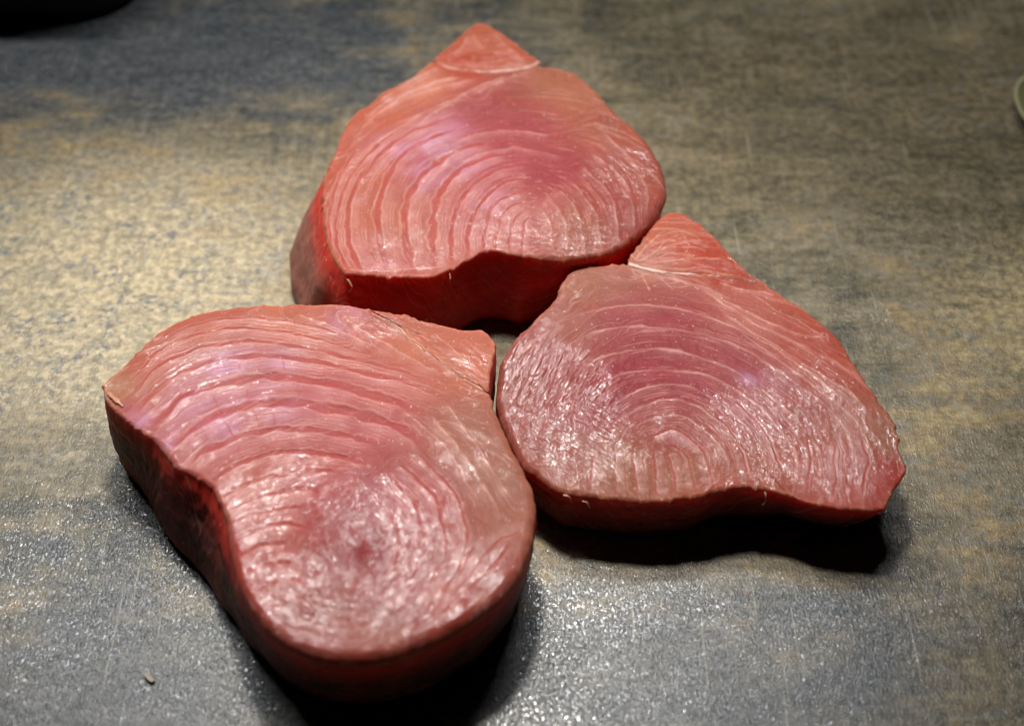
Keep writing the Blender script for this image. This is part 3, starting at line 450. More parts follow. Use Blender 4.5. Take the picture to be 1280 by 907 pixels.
# ------------------------------------------------------------------ materials
def mat_worktop():
    m, nt, b = new_mat("worktop_laminate"); N = NB(nt)
    tc = N.n("ShaderNodeTexCoord"); P = N.mapping(tc.outputs["Object"], (100, 100, 100))      # centimetres
    big = N.noise(P, 0.11, 6, 0.62, 0.6)
    mid = N.noise(N.mapping(P, (0.55, 1.25, 1), (3, 7, 0)), 0.55, 5, 0.62, 0.3)
    fine = N.noise(P, 3.2, 4, 0.65)
    weft = N.noise(N.mapping(P, (0.7, 9, 1)), 1.0, 3, 0.6)
    warp = N.noise(N.mapping(P, (9, 0.7, 1)), 1.0, 3, 0.6)
    warp2 = N.noise(N.mapping(P, (3.2, 0.25, 1), (1, 4, 0), (0, 0, 0.06)), 1.0, 4, 0.6)
    hst = N.noise(N.mapping(P, (0.11, 1.15, 1), (5, 2, 0), (0, 0, 0.03)), 1.0, 6, 0.66, 0.25)
    vst = N.noise(N.mapping(P, (1.5, 0.13, 1), (8, 6, 0), (0, 0, -0.05)), 1.0, 5, 0.66, 0.25)
    weave = N.math('MULTIPLY', N.math('ADD', weft, warp), 0.5)
    # worn zones of the print: cream to the left and right, slate blue behind and in front
    def zone(x, y, rx, ry):
        d = N.n("ShaderNodeVectorMath", operation='LENGTH')
        nt.links.new(N.mapping(P, (1/rx, 1/ry, 0), (-x/rx, -y/ry, 0)), d.inputs[0])
        dd = N.math('ADD', d.outputs["Value"], N.math('MULTIPLY', N.math('SUBTRACT', mid, 0.5), 1.6))
        dd = N.math('ADD', dd, N.math('MULTIPLY', N.math('SUBTRACT', big, 0.5), 1.0))
        return N.rng(dd, 0.35, 1.25, 1.0, 0.0)
    tone = N.math('ADD', N.math('MULTIPLY', big, 0.38), N.math('MULTIPLY', mid, 0.34))
    tone = N.math('ADD', tone, N.math('ADD', N.math('MULTIPLY', hst, 0.16), N.math('MULTIPLY', vst, 0.12)))
    tone = N.math('ADD', tone, N.math('MULTIPLY', N.math('SUBTRACT', weave, 0.5), 0.12))
    tone = N.math('MULTIPLY_ADD', N.math('SUBTRACT', tone, 0.5), 2.0, 0.48)
    cr = N.n("ShaderNodeValToRGB"); nt.links.new(tone, cr.inputs[0])
    e = cr.color_ramp.elements
    e[0].position = 0.33; e[0].color = c4(0.040, 0.036, 0.027)
    e[1].position = 0.70; e[1].color = c4(0.34, 0.27, 0.135)
    for p, c in ((0.42, (0.098, 0.088, 0.054)), (0.49, (0.170, 0.135, 0.076)), (0.54, (0.19, 0.163, 0.108)), (0.60, (0.235, 0.170, 0.085))):
        q = e.new(p); q.color = c4(*c)
    col = cr.outputs[0]
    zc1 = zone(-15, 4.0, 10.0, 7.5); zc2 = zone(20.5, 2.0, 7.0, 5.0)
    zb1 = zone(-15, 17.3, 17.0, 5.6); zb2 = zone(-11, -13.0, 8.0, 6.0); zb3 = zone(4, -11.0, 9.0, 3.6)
    vein = N.noise(N.mapping(P, (1.0, 2.2, 1), (9, 2, 0)), 1.1, 6, 0.68, 0.5)
    blot = N.rng(N.math('ADD', N.math('ADD', N.math('MULTIPLY', fine, 0.25), N.math('MULTIPLY', mid, 0.25)), N.math('ADD', N.math('MULTIPLY', vein, 0.35), N.math('MULTIPLY', weave, 0.15))), 0.36, 0.64)
    cream = N.mix(blot, c4(0.32, 0.275, 0.18), c4(0.60, 0.48, 0.29))
    col = N.mix(N.math('MULTIPLY', zc1, 0.85), col, cream)
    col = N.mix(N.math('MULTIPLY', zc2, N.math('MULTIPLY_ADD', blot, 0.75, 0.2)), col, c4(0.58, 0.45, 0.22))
    spk = N.math('MULTIPLY', N.rng(N.noise(N.mapping(P, (1, 1, 1), (17, 3, 0)), 4.2, 3, 0.6), 0.50, 0.58), N.rng(N.noise(N.mapping(P, (1, 1, 1), (2, 19, 0)), 0.75, 4, 0.65), 0.46, 0.60))
    col = N.mix(N.math('MULTIPLY', N.math('MULTIPLY', spk, zc1), 0.92), col, c4(0.16, 0.165, 0.165))
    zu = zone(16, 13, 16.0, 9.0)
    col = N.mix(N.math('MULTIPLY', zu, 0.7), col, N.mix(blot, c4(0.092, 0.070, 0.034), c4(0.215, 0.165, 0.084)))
    for px, py, pr in ((18.7, 2.6, 0.42), (18.6, 0.1, 0.32), (17.2, -3.0, 0.55), (19.6, -1.6, 0.3)):
        col = N.mix(N.math('MULTIPLY', zone(px, py, pr, pr * 1.3), 0.8), col, c4(0.035, 0.035, 0.034))
    zd = zone(14.5, -11.5, 9.0, 5.0)
    umber = N.mix(blot, c4(0.045, 0.040, 0.028), c4(0.125, 0.104, 0.068))
    col = N.mix(N.math('MULTIPLY', zd, 0.85), col, umber)
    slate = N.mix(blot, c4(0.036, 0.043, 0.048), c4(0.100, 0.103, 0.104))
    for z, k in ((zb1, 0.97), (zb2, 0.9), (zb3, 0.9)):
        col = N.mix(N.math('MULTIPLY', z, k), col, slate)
    fl = N.math('MULTIPLY', N.rng(N.noise(N.mapping(P, (0.8, 1.6, 1), (41, 23, 0)), 1.3, 5, 0.7, 0.4), 0.52, 0.66), N.rng(big, 0.40, 0.60))
    col = N.mix(N.math('MULTIPLY', fl, 0.45), col, c4(0.17, 0.185, 0.185))
    # rusty flecks and dark chips
    rust = N.rng(N.noise(N.mapping(P, (1, 1.3, 1), (31, 11, 0)), 1.4, 5, 0.7), 0.60, 0.74)
    col = N.mix(N.math('MULTIPLY', rust, 0.60), col, c4(0.27, 0.17, 0.085))
    chip = N.rng(N.noise(N.mapping(P, (1, .8, 1), (13, 51, 0)), 1.1, 4, 0.7), 0.665, 0.74)
    col = N.mix(N.math('MULTIPLY', chip, 0.7), col, c4(0.05, 0.05, 0.05))
    col = N.mix(0.55, col, N.mix(N.rng(fine, 0.3, 0.7), c4(0.45, 0.45, 0.45), c4(1.55, 1.55, 1.55)), 'MULTIPLY')
    lines = N.rng(N.noise(N.mapping(P, (9.0, 0.16, 1), (1, 4, 0), (0, 0, -0.10)), 1.0, 2, 0.5), 0.66, 0.74)
    col = N.mix(N.math('MULTIPLY', lines, 0.42), col, c4(0.42, 0.38, 0.30))
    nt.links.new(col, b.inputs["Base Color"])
    # embossed finish: pebbled grain plus little plateaus with sharp worm-like edges
    grain = N.noise(N.mapping(P, (13.0, 8.0, 1), (0, 0, 0), (0, 0, 0.25)), 1.0, 2, 0.5, 0.5)
    emb = N.noise(P, 3.4, 2, 0.5, 0.8)
    plate = N.rng(emb, 0.47, 0.53)
    pm = N.rng(N.noise(P, 0.35, 3, 0.6), 0.48, 0.62)
    h = N.math('ADD', N.math('MULTIPLY', N.rng(grain, 0.50, 0.95, 0.0, 1.0, False), 0.62), N.math('MULTIPLY', N.math('MULTIPLY', plate, pm), 0.16))
    h = N.math('ADD', h, N.math('MULTIPLY', weave, 0.15))
    h = N.math('ADD', h, N.math('MULTIPLY', fine, 0.15))
    nt.links.new(N.bump(h, 1.0, 0.00030), b.inputs["Normal"])
    rr = N.math('ADD', N.math('MULTIPLY', fine, 0.16), N.math('MULTIPLY', big, 0.12))
    nt.links.new(N.math('ADD', rr, 0.25), b.inputs["Roughness"])
    b.inputs["Specular IOR Level"].default_value = 0.38
    wetz = N.rng(N.math('ADD', N.noise(N.mapping(P, (1, 1, 1), (4, 8, 0)), 0.22, 4, 0.6), N.math('MULTIPLY', N.math('SUBTRACT', fine, 0.5), 0.3)), 0.38, 0.62)
    nt.links.new(N.math('MULTIPLY_ADD', wetz, 0.55, 0.20), b.inputs["Coat Weight"])
    b.inputs["Coat Roughness"].default_value = 0.10
    b.inputs["Coat IOR"].default_value = 1.5
    hc = N.math('ADD', N.math('MULTIPLY', N.rng(grain, 0.42, 0.95, 0.0, 1.0, False), 1.0), N.math('MULTIPLY', N.math('MULTIPLY', plate, pm), 0.30))
    hc = N.math('ADD', hc, N.math('MULTIPLY', emb, 0.5))
    nt.links.new(N.bump(hc, 1.0, 0.00050), b.inputs["Coat Normal"])
    return m

def mat_flesh():
    m, nt, b = new_mat("tuna_flesh"); N = NB(nt)
    tc = N.n("ShaderNodeTexCoord"); P = N.mapping(tc.outputs["Object"], (100, 100, 100))
    ac = N.n("ShaderNodeAttribute", attribute_name="tint")
    af = N.n("ShaderNodeAttribute", attribute_name="flow")
    aw = N.n("ShaderNodeAttribute", attribute_name="wet")
    F = af.outputs["Vector"]
    streak = N.noise(N.mapping(F, (5.0, 1.6, 1.6)), 1.0, 4, 0.6, 0.3)
    mott = N.noise(P, 1.7, 4, 0.6)
    grain = N.noise(P, 11.0, 3, 0.6)
    col = ac.outputs["Color"]
    col = N.mix(0.5, col, N.mix(streak, c4(0.60, 0.48, 0.48), c4(1.35, 1.50, 1.50)), 'MULTIPLY')
    col = N.mix(0.6, col, N.mix(mott, c4(0.75, 0.68, 0.68), c4(1.22, 1.30, 1.30)), 'MULTIPLY')
    col = N.mix(0.7, col, N.mix(N.noise(P, 13.0, 3, 0.7), c4(0.72, 0.66, 0.66), c4(1.26, 1.32, 1.32)), 'MULTIPLY')
    fln = N.rng(N.noise(N.mapping(F, (15.0, 1.5, 1.5), (7, 2, 9)), 1.0, 3, 0.6, 0.35), 0.56, 0.66)
    col = N.mix(N.math('MULTIPLY', fln, 0.25), col, c4(0.62, 0.36, 0.30))
    fld = N.rng(N.noise(N.mapping(F, (13.0, 1.7, 1.7), (1, 12, 4)), 1.0, 3, 0.6, 0.35), 0.56, 0.68)
    col = N.mix(N.math('MULTIPLY', fld, 0.30), col, c4(0.25, 0.045, 0.040))
    fleck = N.rng(N.noise(P, 8.5, 2, 0.6), 0.66, 0.76)  # pale fat flecks, boosted so the colour also carries tiny painted glints
    col = N.mix(N.math('MULTIPLY', fleck, 0.50), col, c4(0.80, 0.55, 0.46))
    nt.links.new(col, b.inputs["Base Color"])
    b.inputs["Subsurface Weight"].default_value = 0.60
    b.inputs["Subsurface Radius"].default_value = (1.0, 0.22, 0.14)
    b.inputs["Subsurface Scale"].default_value = 0.0075
    b.inputs["IOR"].default_value = 1.42
    b.inputs["Specular IOR Level"].default_value = 0.5
    wn = N.noise(P, 0.8, 4, 0.65, 0.4)
    wet = N.math('MULTIPLY_ADD', N.math('SUBTRACT', wn, 0.5), 1.7, aw.outputs["Fac"])
    wet = N.rng(wet, 0.05, 0.62)
    wstr = N.noise(N.mapping(F, (7.0, 2.0, 2.0), (11, 5, 3)), 1.0, 4, 0.65, 0.5)
    wet = N.math('MULTIPLY', wet, N.rng(wstr, 0.38, 0.58, 0.16, 1.0))
    nt.links.new(N.math('MULTIPLY_ADD', wet, 0.24, 0.10), b.inputs["Specular IOR Level"])
    bead = N.noise(P, 8.5, 2, 0.55, 0.3)
    beadh = N.rng(bead, 0.46, 0.72)
    fib = N.noise(N.mapping(F, (9.0, 2.2, 2.2)), 1.0, 3, 0.6, 0.2)
    h = N.math('ADD', N.math('MULTIPLY', fib, 0.35), N.math('MULTIPLY', grain, 0.10))
    n1 = N.bump(h, 1.0, 0.00030)
    fibc = N.noise(N.mapping(F, (8.0, 3.0, 3.0), (3, 1, 0)), 1.0, 3, 0.62, 0.6)
    und = N.noise(P, 3.0, 3, 0.6, 0.5)
    bead2 = N.noise(P, 6.5, 2, 0.6, 0.4)
    hc = N.math('ADD', N.math('MULTIPLY', N.rng(fibc, 0.3, 0.75), 0.40), N.math('MULTIPLY', N.rng(bead2, 0.40, 0.90, 0.0, 1.0, False), N.math('MULTIPLY_ADD', wet, 0.40, 0.15)))
    hc = N.math('ADD', hc, N.math('MULTIPLY', und, 1.3))
    n2 = N.bump(hc, 1.0, 0.00050)
    nt.links.new(n1, b.inputs["Normal"])
    nt.links.new(N.math('MULTIPLY_ADD', wet, -0.12, 0.50), b.inputs["Roughness"])
    nt.links.new(N.math('MULTIPLY_ADD', wet, 0.94, 0.06), b.inputs["Coat Weight"])
    b.inputs["Coat Roughness"].default_value = 0.075
    b.inputs["Coat IOR"].default_value = 1.62
    nt.links.new(n2, b.inputs["Coat Normal"])
    return m

def mat_sinew(name="sinew", col=(0.62, 0.34, 0.27)):
    m, nt, b = new_mat(name); N = NB(nt)
    tc = N.n("ShaderNodeTexCoord"); P = N.mapping(tc.outputs["Object"], (100, 100, 100))
    n = N.noise(P, 5, 3, 0.6)
    nt.links.new(N.mix(n, c4(*[c * 0.8 for c in col]), c4(*[min(1, c * 1.15) for c in col])), b.inputs["Base Color"])
    b.inputs["Subsurface Weight"].default_value = 0.5
    b.inputs["Subsurface Radius"].default_value = (1.0, 0.5, 0.35)
    b.inputs["Subsurface Scale"].default_value = 0.0025
    b.inputs["Roughness"].default_value = 0.3
    nt.links.new(N.bump(N.noise(P, 14, 2, 0.6), 0.6, 0.0003), b.inputs["Normal"])
    return m

def mat_plain(name, col, rough, var=0.2, scale=2.0):
    m, nt, b = new_mat(name); N = NB(nt)
    tc = N.n("ShaderNodeTexCoord"); P = N.mapping(tc.outputs["Object"], (100, 100, 100))
    n = N.noise(P, scale, 4, 0.6)
    nt.links.new(N.mix(n, c4(*[c * (1 - var) for c in col]), c4(*[c * (1 + var) for c in col])), b.inputs["Base Color"])
    b.inputs["Roughness"].default_value = rough
    nt.links.new(N.bump(n, 0.3, 0.0004), b.inputs["Normal"])
    return m

M_TOP = mat_worktop()
M_FLESH = mat_flesh()
M_SINEW = mat_sinew()
M_SHRED = mat_sinew("loose_fibre", (0.52, 0.23, 0.14))
M_BLACK = mat_plain("black_enamel", (0.0035, 0.0035, 0.0038), 0.75, 0.2)
M_OLIVE = mat_plain("olive_glaze", (0.17, 0.155, 0.06), 0.45, 0.25, 1.2)
M_RIM = mat_plain("olive_glaze_rim", (0.30, 0.28, 0.14), 0.5, 0.25, 2.0)
M_CRUMB = mat_plain("dry_crumb", (0.32, 0.27, 0.21), 0.8, 0.2, 9.0)

# ------------------------------------------------------------------ mesh builders
def link_mesh(name, verts, faces, mat, parent=None, smooth=True):
    me = bpy.data.meshes.new(name)
    me.from_pydata(verts, [], faces)
    me.update()
    if smooth:
        me.polygons.foreach_set("use_smooth", [True] * len(me.polygons))
    me.materials.append(mat)
    o = bpy.data.objects.new(name, me)
    COL.objects.link(o)
    if parent: o.parent = parent
    return o

def build_slab(name, D, key, parent, N=860, RT=230, RS=44, tilt=0.0, seed=1, inner=None, gain=1.0):
    """a closed slab of meat: relief top, rounded rim, side wall, flat underside (all in cm, scaled to metres)"""
    O = resample(catmull_closed(D[key]), N)
    P = O[:, :2].copy(); rim = O[:, 2].copy(); flare = O[:, 3].copy()
    T = np.roll(P, -1, 0) - np.roll(P, 1, 0); T /= np.linalg.norm(T, axis=1)[:, None] + 1e-9
    area = 0.5 * np.sum(P[:, 0] * np.roll(P[:, 1], -1) - np.roll(P[:, 0], -1) * P[:, 1])
    nrm = np.column_stack([T[:, 1], -T[:, 0]]) * (1 if area > 0 else -1)
    # smooth the normals along the outline
    for _ in range(10):
        nrm = (np.roll(nrm, 1, 0) + nrm * 2 + np.roll(nrm, -1, 0)) / 4
    nrm /= np.linalg.norm(nrm, axis=1)[:, None]
    # ragged cut edge
    jag = fbm(P[:, 0] * 2.2, P[:, 1] * 2.2, seed + 3, 4) * 0.05 + np.maximum(0, gnoise(P[:, 0] * 5, P[:, 1] * 5, seed + 9) - 0.35) * 0.16 * sstep(0.3, 0.1, rim)
    Psm = P.copy()
    P = P + nrm * (jag * (0.4 + 0.6 * sstep(0.6, 0.15, rim)))[:, None]
    c = P.mean(0) if inner is None else np.array(inner, float)
    hk = np.maximum(((P - c) * nrm).sum(1), 0.15)
    x = np.linspace(0, 1, RT)
    s = 1 - (1 - x) ** 1.25
    s = s * 0.985 + 0.015
    s = np.r_[s[:-1], 1 - np.array([0.006, 0.004, 0.0025, 0.0012, 0.0005]), 1.0]
    s = np.unique(s); RTn = len(s)
    G = c + s[:, None, None] * (P - c)[None]                # rings x N x 2
    pts = G.reshape(-1, 2)
    e = ((1 - s)[:, None] * hk[None]).reshape(-1)
    rr = np.tile(rim, RTn)
    q = np.clip(e / np.maximum(rr, 1e-3), 0, 1)
    drop = rr * (1 - np.sqrt(np.clip(1 - (1 - q) ** 2, 0, 1)))
    inside = sstep(0.0, 1.0, e / (0.12 + 0.6 * rr))
    # ---- muscle fields
    z = np.zeros(len(pts)); red = np.zeros(len(pts)); pale = np.zeros(len(pts))
    un = np.zeros(len(pts)); ud = np.zeros(len(pts)); wsum = np.zeros(len(pts))
    warp = np.column_stack([fbm(pts[:, 0] * 1.3, pts[:, 1] * 1.3, seed + 21, 3), fbm(pts[:, 0] * 1.3, pts[:, 1] * 1.3, seed + 31, 3)]) * 0.07
    wp = pts + warp
    brk = fbm(pts[:, 0] * 1.1, pts[:, 1] * 1.1, seed + 41, 3)
    fo = np.array(D["focus"])
    idx = 0; band = np.zeros(len(pts))
    for kind, w, dep, C in D["curves"]:
        Cs = catmull_open(C, 3)
        # keep to the neighbourhood of the curve
        reach = 1.3 if (len(C) > 3 and kind != 'f') else 0.45
        lo = Cs.min(0) - reach; hi = Cs.max(0) + reach
        m = np.nonzero((wp[:, 0] > lo[0]) & (wp[:, 0] < hi[0]) & (wp[:, 1] > lo[1]) & (wp[:, 1] < hi[1]))[0]
        idx += 1
        if len(m) == 0: continue
        d, f, sd = curve_dist(wp[m], Cs, fo)
        k = d < reach
        m = m[k]; d = d[k]; f = f[k]; sd = sd[k]
        if len(m) == 0: continue
        ft = np.linspace(0, 1, 400)
        n1 = np.interp(f, ft, fbm(ft * 14 + idx * 7.7, ft * 0 + idx, seed + 51, 2))
        n2 = np.interp(f, ft, fbm(ft * 8 + idx * 3.3, ft * 0 + idx * 3.1, seed + 65, 2))
        ends = sstep(0.0, 0.10, f) * sstep(1.0, 0.86, f) if len(C) > 2 else np.ones(len(d))
        wv = w * (0.85 + 0.5 * n1)
        bk = brk[m]
        amp = ends * np.clip(0.85 + 0.55 * bk, 0.2, 1.3); a1 = np.clip(amp, 0, 1)
        if kind == 'g':
            g = np.exp(-(d / wv) ** 4)
            lip = np.exp(-((d - 1.5 * wv) / (0.45 * wv)) ** 2)
            z[m] += (-dep * g + 0.30 * dep * lip - 0.5 * dep * np.exp(-(d / (wv * 4.0)) ** 2)) * amp * gain
            red[m] = np.maximum(red[m], g * a1); pale[m] = np.maximum(pale[m], 0.35 * lip * a1)
        elif kind == 'f':
            g = np.exp(-(d / w) ** 2) * np.clip(0.35 + 1.5 * n2, 0, 1) * ends
            z[m] += -dep * g * gain
            red[m] = np.maximum(red[m], 0.55 * g); pale[m] = np.maximum(pale[m], 0.40 * np.exp(-((d - 2 * w) / w) ** 2) * ends * np.clip(0.5 + 1.5 * n2, 0, 1))
        elif kind == 's':
            g = np.exp(-(d / wv) ** 2)
            z[m] += dep * g * amp * gain
            pale[m] = np.maximum(pale[m], g * a1 * (0.65 + 0.5 * n2))
        else:
            g = np.exp(-(d / wv) ** 2)
            z[m] += -dep * g * np.clip(0.9 + 0.4 * bk, 0.2, 1.2) * gain
            red[m] = np.maximum(red[m], 0.6 * g)
        if len(C) > 2 and kind in 'gs':
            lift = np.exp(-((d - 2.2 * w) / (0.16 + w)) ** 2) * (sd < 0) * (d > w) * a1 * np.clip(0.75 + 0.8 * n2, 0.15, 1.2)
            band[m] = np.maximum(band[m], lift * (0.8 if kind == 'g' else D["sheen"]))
        if len(C) > 3 and kind != 'f':
            rad = np.linalg.norm(np.array(C).mean(0) - fo)
            wt = 1 / (d * d + 0.03) ** 1.5
            un[m] += wt * rad; wsum[m] += wt
    rad = np.linalg.norm(pts - fo, axis=1)
    u = np.where(wsum > 1e-6, (un + 0.05 * rad) / (wsum + 0.05), rad)
    u = 0.55 * u + 0.45 * rad
    v = np.arctan2(pts[:, 1] - fo[1], pts[:, 0] - fo[0])
    # fine fibre ripples following the flakes
    z += 0.010 * fbm(u * 3.2, np.cos(v) * 2.2 + np.sin(v) * 1.7, seed + 71, 4) * inside * gain
    z += 0.022 * fbm(pts[:, 0] * 0.9, pts[:, 1] * 0.9, seed + 81, 3)
    z += 0.07 * fbm(pts[:, 0] * 0.28, pts[:, 1] * 0.28, seed + 82, 2)
    z += 0.006 * fbm(pts[:, 0] * 6, pts[:, 1] * 6, seed + 83, 2)
    wet = np.zeros(len(pts)) + 0.12
    for ctr, R, ang, amp, fq in D["wrinkles"]:
        dd = np.linalg.norm(pts - np.array(ctr), axis=1)
        msk = np.exp(-(dd / R) ** 2)
        a = pts @ np.array([math.cos(ang), math.sin(ang)]); bb = pts @ np.array([-math.sin(ang), math.cos(ang)])
        n = fbm(a * fq * 0.28 + 3, bb * fq, seed + 91, 3)
        z += -amp * (1 - np.abs(n)) ** 3 * msk * inside * 0.9
        wet = np.maximum(wet, msk)
    for ctr, R in D["dry"]:
        wet -= 0.75 * np.exp(-(((pts - np.array(ctr)) ** 2).sum(1)) / (R * R))
    wet += 0.25 * pale + 0.30 * band - 0.25 * red
    z *= inside * 0.9 + 0.1
    z += (1 - inside) * (0.030 * fbm(pts[:, 0] * 2.6, pts[:, 1] * 2.6, seed + 84, 3) + 0.012 * fbm(pts[:, 0] * 8, pts[:, 1] * 8, seed + 85, 2))
    zt = D["z"] + tilt * pts[:, 1] + z - drop
    # ---- colour
    CP = np.array([p for p, _ in D["cols"]], float); CC = np.array([srgb(q) for _, q in D["cols"]])
    num = np.zeros((len(pts), 3)); den = np.zeros(len(pts))
    for p, q in zip(CP, CC):
        w8 = 1 / (((wp - p) ** 2).sum(1) + 0.25) ** 1.7
        num += w8[:, None] * q; den += w8
    col = num / den[:, None] * np.array([0.54, 0.475, 0.495])
    ir = np.zeros(len(pts))
    for p, R in D["irid"]:
        ir = np.maximum(ir, np.exp(-(((pts - np.array(p)) ** 2).sum(1)) / (R * R)))
    ir *= np.clip(0.5 + 0.9 * fbm(u * 2.0 + np.cos(v) * 2, np.sin(v) * 3, seed + 101, 3), 0, 1) * (1 - red)
    lil = np.array([0.50, 0.27, 0.47])
    col = col * (1 - 0.50 * ir[:, None]) + lil * 0.50 * ir[:, None]
    bm_ = (band * (1 - red) * 0.38)[:, None]  # flakes' own paler pink, plus a highlight painted along one side
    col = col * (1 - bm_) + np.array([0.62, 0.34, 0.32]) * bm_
    groove = np.array([0.36, 0.06, 0.055])
    col = col * (1 - 0.7 * red[:, None]) + groove * 0.7 * red[:, None]
    pl = np.array([0.70, 0.40, 0.33])
    pm = np.clip(pale, 0, 1)[:, None] * 0.60
    col = col * (1 - pm) + pl * pm
    edgep = np.exp(-(e / 0.10) ** 2) * np.clip(0.4 + 1.2 * fbm(pts[:, 0] * 2, pts[:, 1] * 2, seed + 111, 2), 0, 1) * sstep(0.4, 0.12, rr)
    col = col * (1 - 0.4 * edgep[:, None]) + np.array([0.58, 0.28, 0.17]) * 0.4 * edgep[:, None]
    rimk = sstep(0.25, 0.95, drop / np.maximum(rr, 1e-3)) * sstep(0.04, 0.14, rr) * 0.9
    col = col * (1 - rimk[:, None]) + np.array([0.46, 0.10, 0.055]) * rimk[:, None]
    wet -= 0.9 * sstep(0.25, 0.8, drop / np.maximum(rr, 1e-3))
    # ---- side wall
    zt2 = zt.reshape(RTn, N)
    ztop = zt2[-1]
    Q = (np.arange(1, RS + 1) / RS) ** 1.3
    zsm = ztop.copy()
    for _ in range(60):
        zsm = (np.roll(zsm, 1) + 2 * zsm + np.roll(zsm, -1)) / 4
    side = []; sidec = []
    wallc = np.array([0.60, 0.036, 0.024]); shadec = np.array([0.055, 0.030, 0.026])  # second tone paints shade into the colour of the lower wall
    arc = np.r_[0, np.cumsum(np.linalg.norm(np.diff(P, axis=0), axis=1))]
    for j, qq in enumerate(Q):
        bul = 0.10 * math.sin(math.pi * qq)
        nz = 0.05 * fbm(P[:, 0] * 1.1 + P[:, 1] * 0.9, np.full(N, qq * 4.5), seed + 121, 3) + 0.028 * fbm(P[:, 0] * 3.1 - P[:, 1] * 2.7, np.full(N, qq * 7.0), seed + 131, 3)
        tuck = -0.18 * sstep(0.86, 1.0, qq)
        off = flare * qq + bul + nz * min(1, qq * 6) + tuck
        kj = math.exp(-qq / 0.06)
        pp = P * kj + Psm * (1 - kj) + nrm * off[:, None]
        zz = (ztop * kj + zsm * (1 - kj)) * (1 - qq)
        side.append(np.column_stack([pp, zz]))
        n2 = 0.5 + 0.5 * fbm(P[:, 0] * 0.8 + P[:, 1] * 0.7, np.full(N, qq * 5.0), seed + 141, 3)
        f = np.clip(sstep(0.22 - 0.2 * D["wall_shade"] ** 3, 0.80 - 0.35 * D["wall_shade"] ** 2, qq) * (0.6 + 0.6 * n2) * D["wall_shade"], 0, 1)[:, None]
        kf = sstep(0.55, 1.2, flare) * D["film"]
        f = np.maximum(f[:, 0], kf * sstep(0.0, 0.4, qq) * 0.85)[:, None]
        lowc = shadec * (1 - kf[:, None]) + np.array([0.20, 0.105, 0.080]) * kf[:, None]
        cc = wallc * (0.75 + 0.5 * n2)[:, None] * (1 - f) + lowc * f
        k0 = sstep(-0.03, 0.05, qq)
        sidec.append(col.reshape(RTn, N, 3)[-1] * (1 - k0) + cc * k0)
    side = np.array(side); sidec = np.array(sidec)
    bot = []
    for k in (0.75, 0.4):
        bot.append(np.column_stack([c + (side[-1][:, :2] - c) * k, np.zeros(N)]))
    bot = np.array(bot)
    V = np.vstack([np.r_[c, zt2[0].mean()][None], np.column_stack([pts, zt]), side.reshape(-1, 3), bot.reshape(-1, 3), np.r_[c, 0.0][None]])
    Cc = np.vstack([col[:N].mean(0)[None], col, sidec.reshape(-1, 3), np.tile(shadec, (2 * N + 1, 1))])
    flow = np.zeros((len(V), 3)); flow[1:1 + len(pts), 0] = u; flow[1:1 + len(pts), 1] = np.cos(v) * 2.0; flow[1:1 + len(pts), 2] = np.sin(v) * 2.0
    ue = u[-N:]; ve = np.cos(v[-N:]) * 2.0; we = np.sin(v[-N:]) * 2.0; n0 = 1 + len(pts)
    down = (np.r_[np.tile(ztop, RS + 2), ztop[0]] - V[n0:, 2]) * 0.6
    flow[n0:, 0] = np.r_[np.tile(ue, RS + 2), ue[0]] + down
    flow[n0:, 1] = np.r_[np.tile(ve, RS + 2), ve[0]]
    flow[n0:, 2] = np.r_[np.tile(we, RS + 2), we[0]]
    wetv = np.full(len(V), -0.5); wetv[1:1 + len(pts)] = wet
    rings = RTn + RS + 2
    a = np.arange(N); b2 = (a + 1) % N
    quads = []
    for i in range(rings - 1):
        o0 = 1 + i * N; o1 = o0 + N
        quads.append(np.column_stack([o0 + a, o1 + a, o1 + b2, o0 + b2]))
    quads = np.vstack(quads)
    last = 1 + (rings - 1) * N; tip = len(V) - 1
    tri = np.vstack([np.column_stack([np.zeros(N, int), 1 + a, 1 + b2]), np.column_stack([last + a, np.full(N, tip), last + b2])])
    if area < 0:
        quads = quads[:, ::-1]; tri = tri[:, ::-1]
    me = bpy.data.meshes.new(name)
    me.vertices.add(len(V)); me.vertices.foreach_set("co", (V * CM).astype(np.float32).ravel())
    nl = quads.size + tri.size
    me.loops.add(nl); me.polygons.add(len(quads) + len(tri))
    me.loops.foreach_set("vertex_index", np.r_[quads.ravel(), tri.ravel()].astype(np.int32))
    ls = np.r_[np.arange(len(quads)) * 4, quads.size + np.arange(len(tri)) * 3].astype(np.int32)
    me.polygons.foreach_set("loop_start", ls)
    me.polygons.foreach_set("use_smooth", np.ones(len(ls), bool))
    me.update(calc_edges=True); me.validate()
    at = me.attributes.new("tint", 'FLOAT_COLOR', 'POINT')
    at.data.foreach_set("color", np.column_stack([np.clip(Cc, 0, 1), np.ones(len(Cc))]).astype(np.float32).ravel())
    at = me.attributes.new("flow", 'FLOAT_VECTOR', 'POINT'); at.data.foreach_set("vector", flow.astype(np.float32).ravel())
    at = me.attributes.new("wet", 'FLOAT', 'POINT'); at.data.foreach_set("value", wetv.astype(np.float32))
    me.materials.append(M_FLESH)
    o = bpy.data.objects.new(name, me); COL.objects.link(o); o.parent = parent
    return o

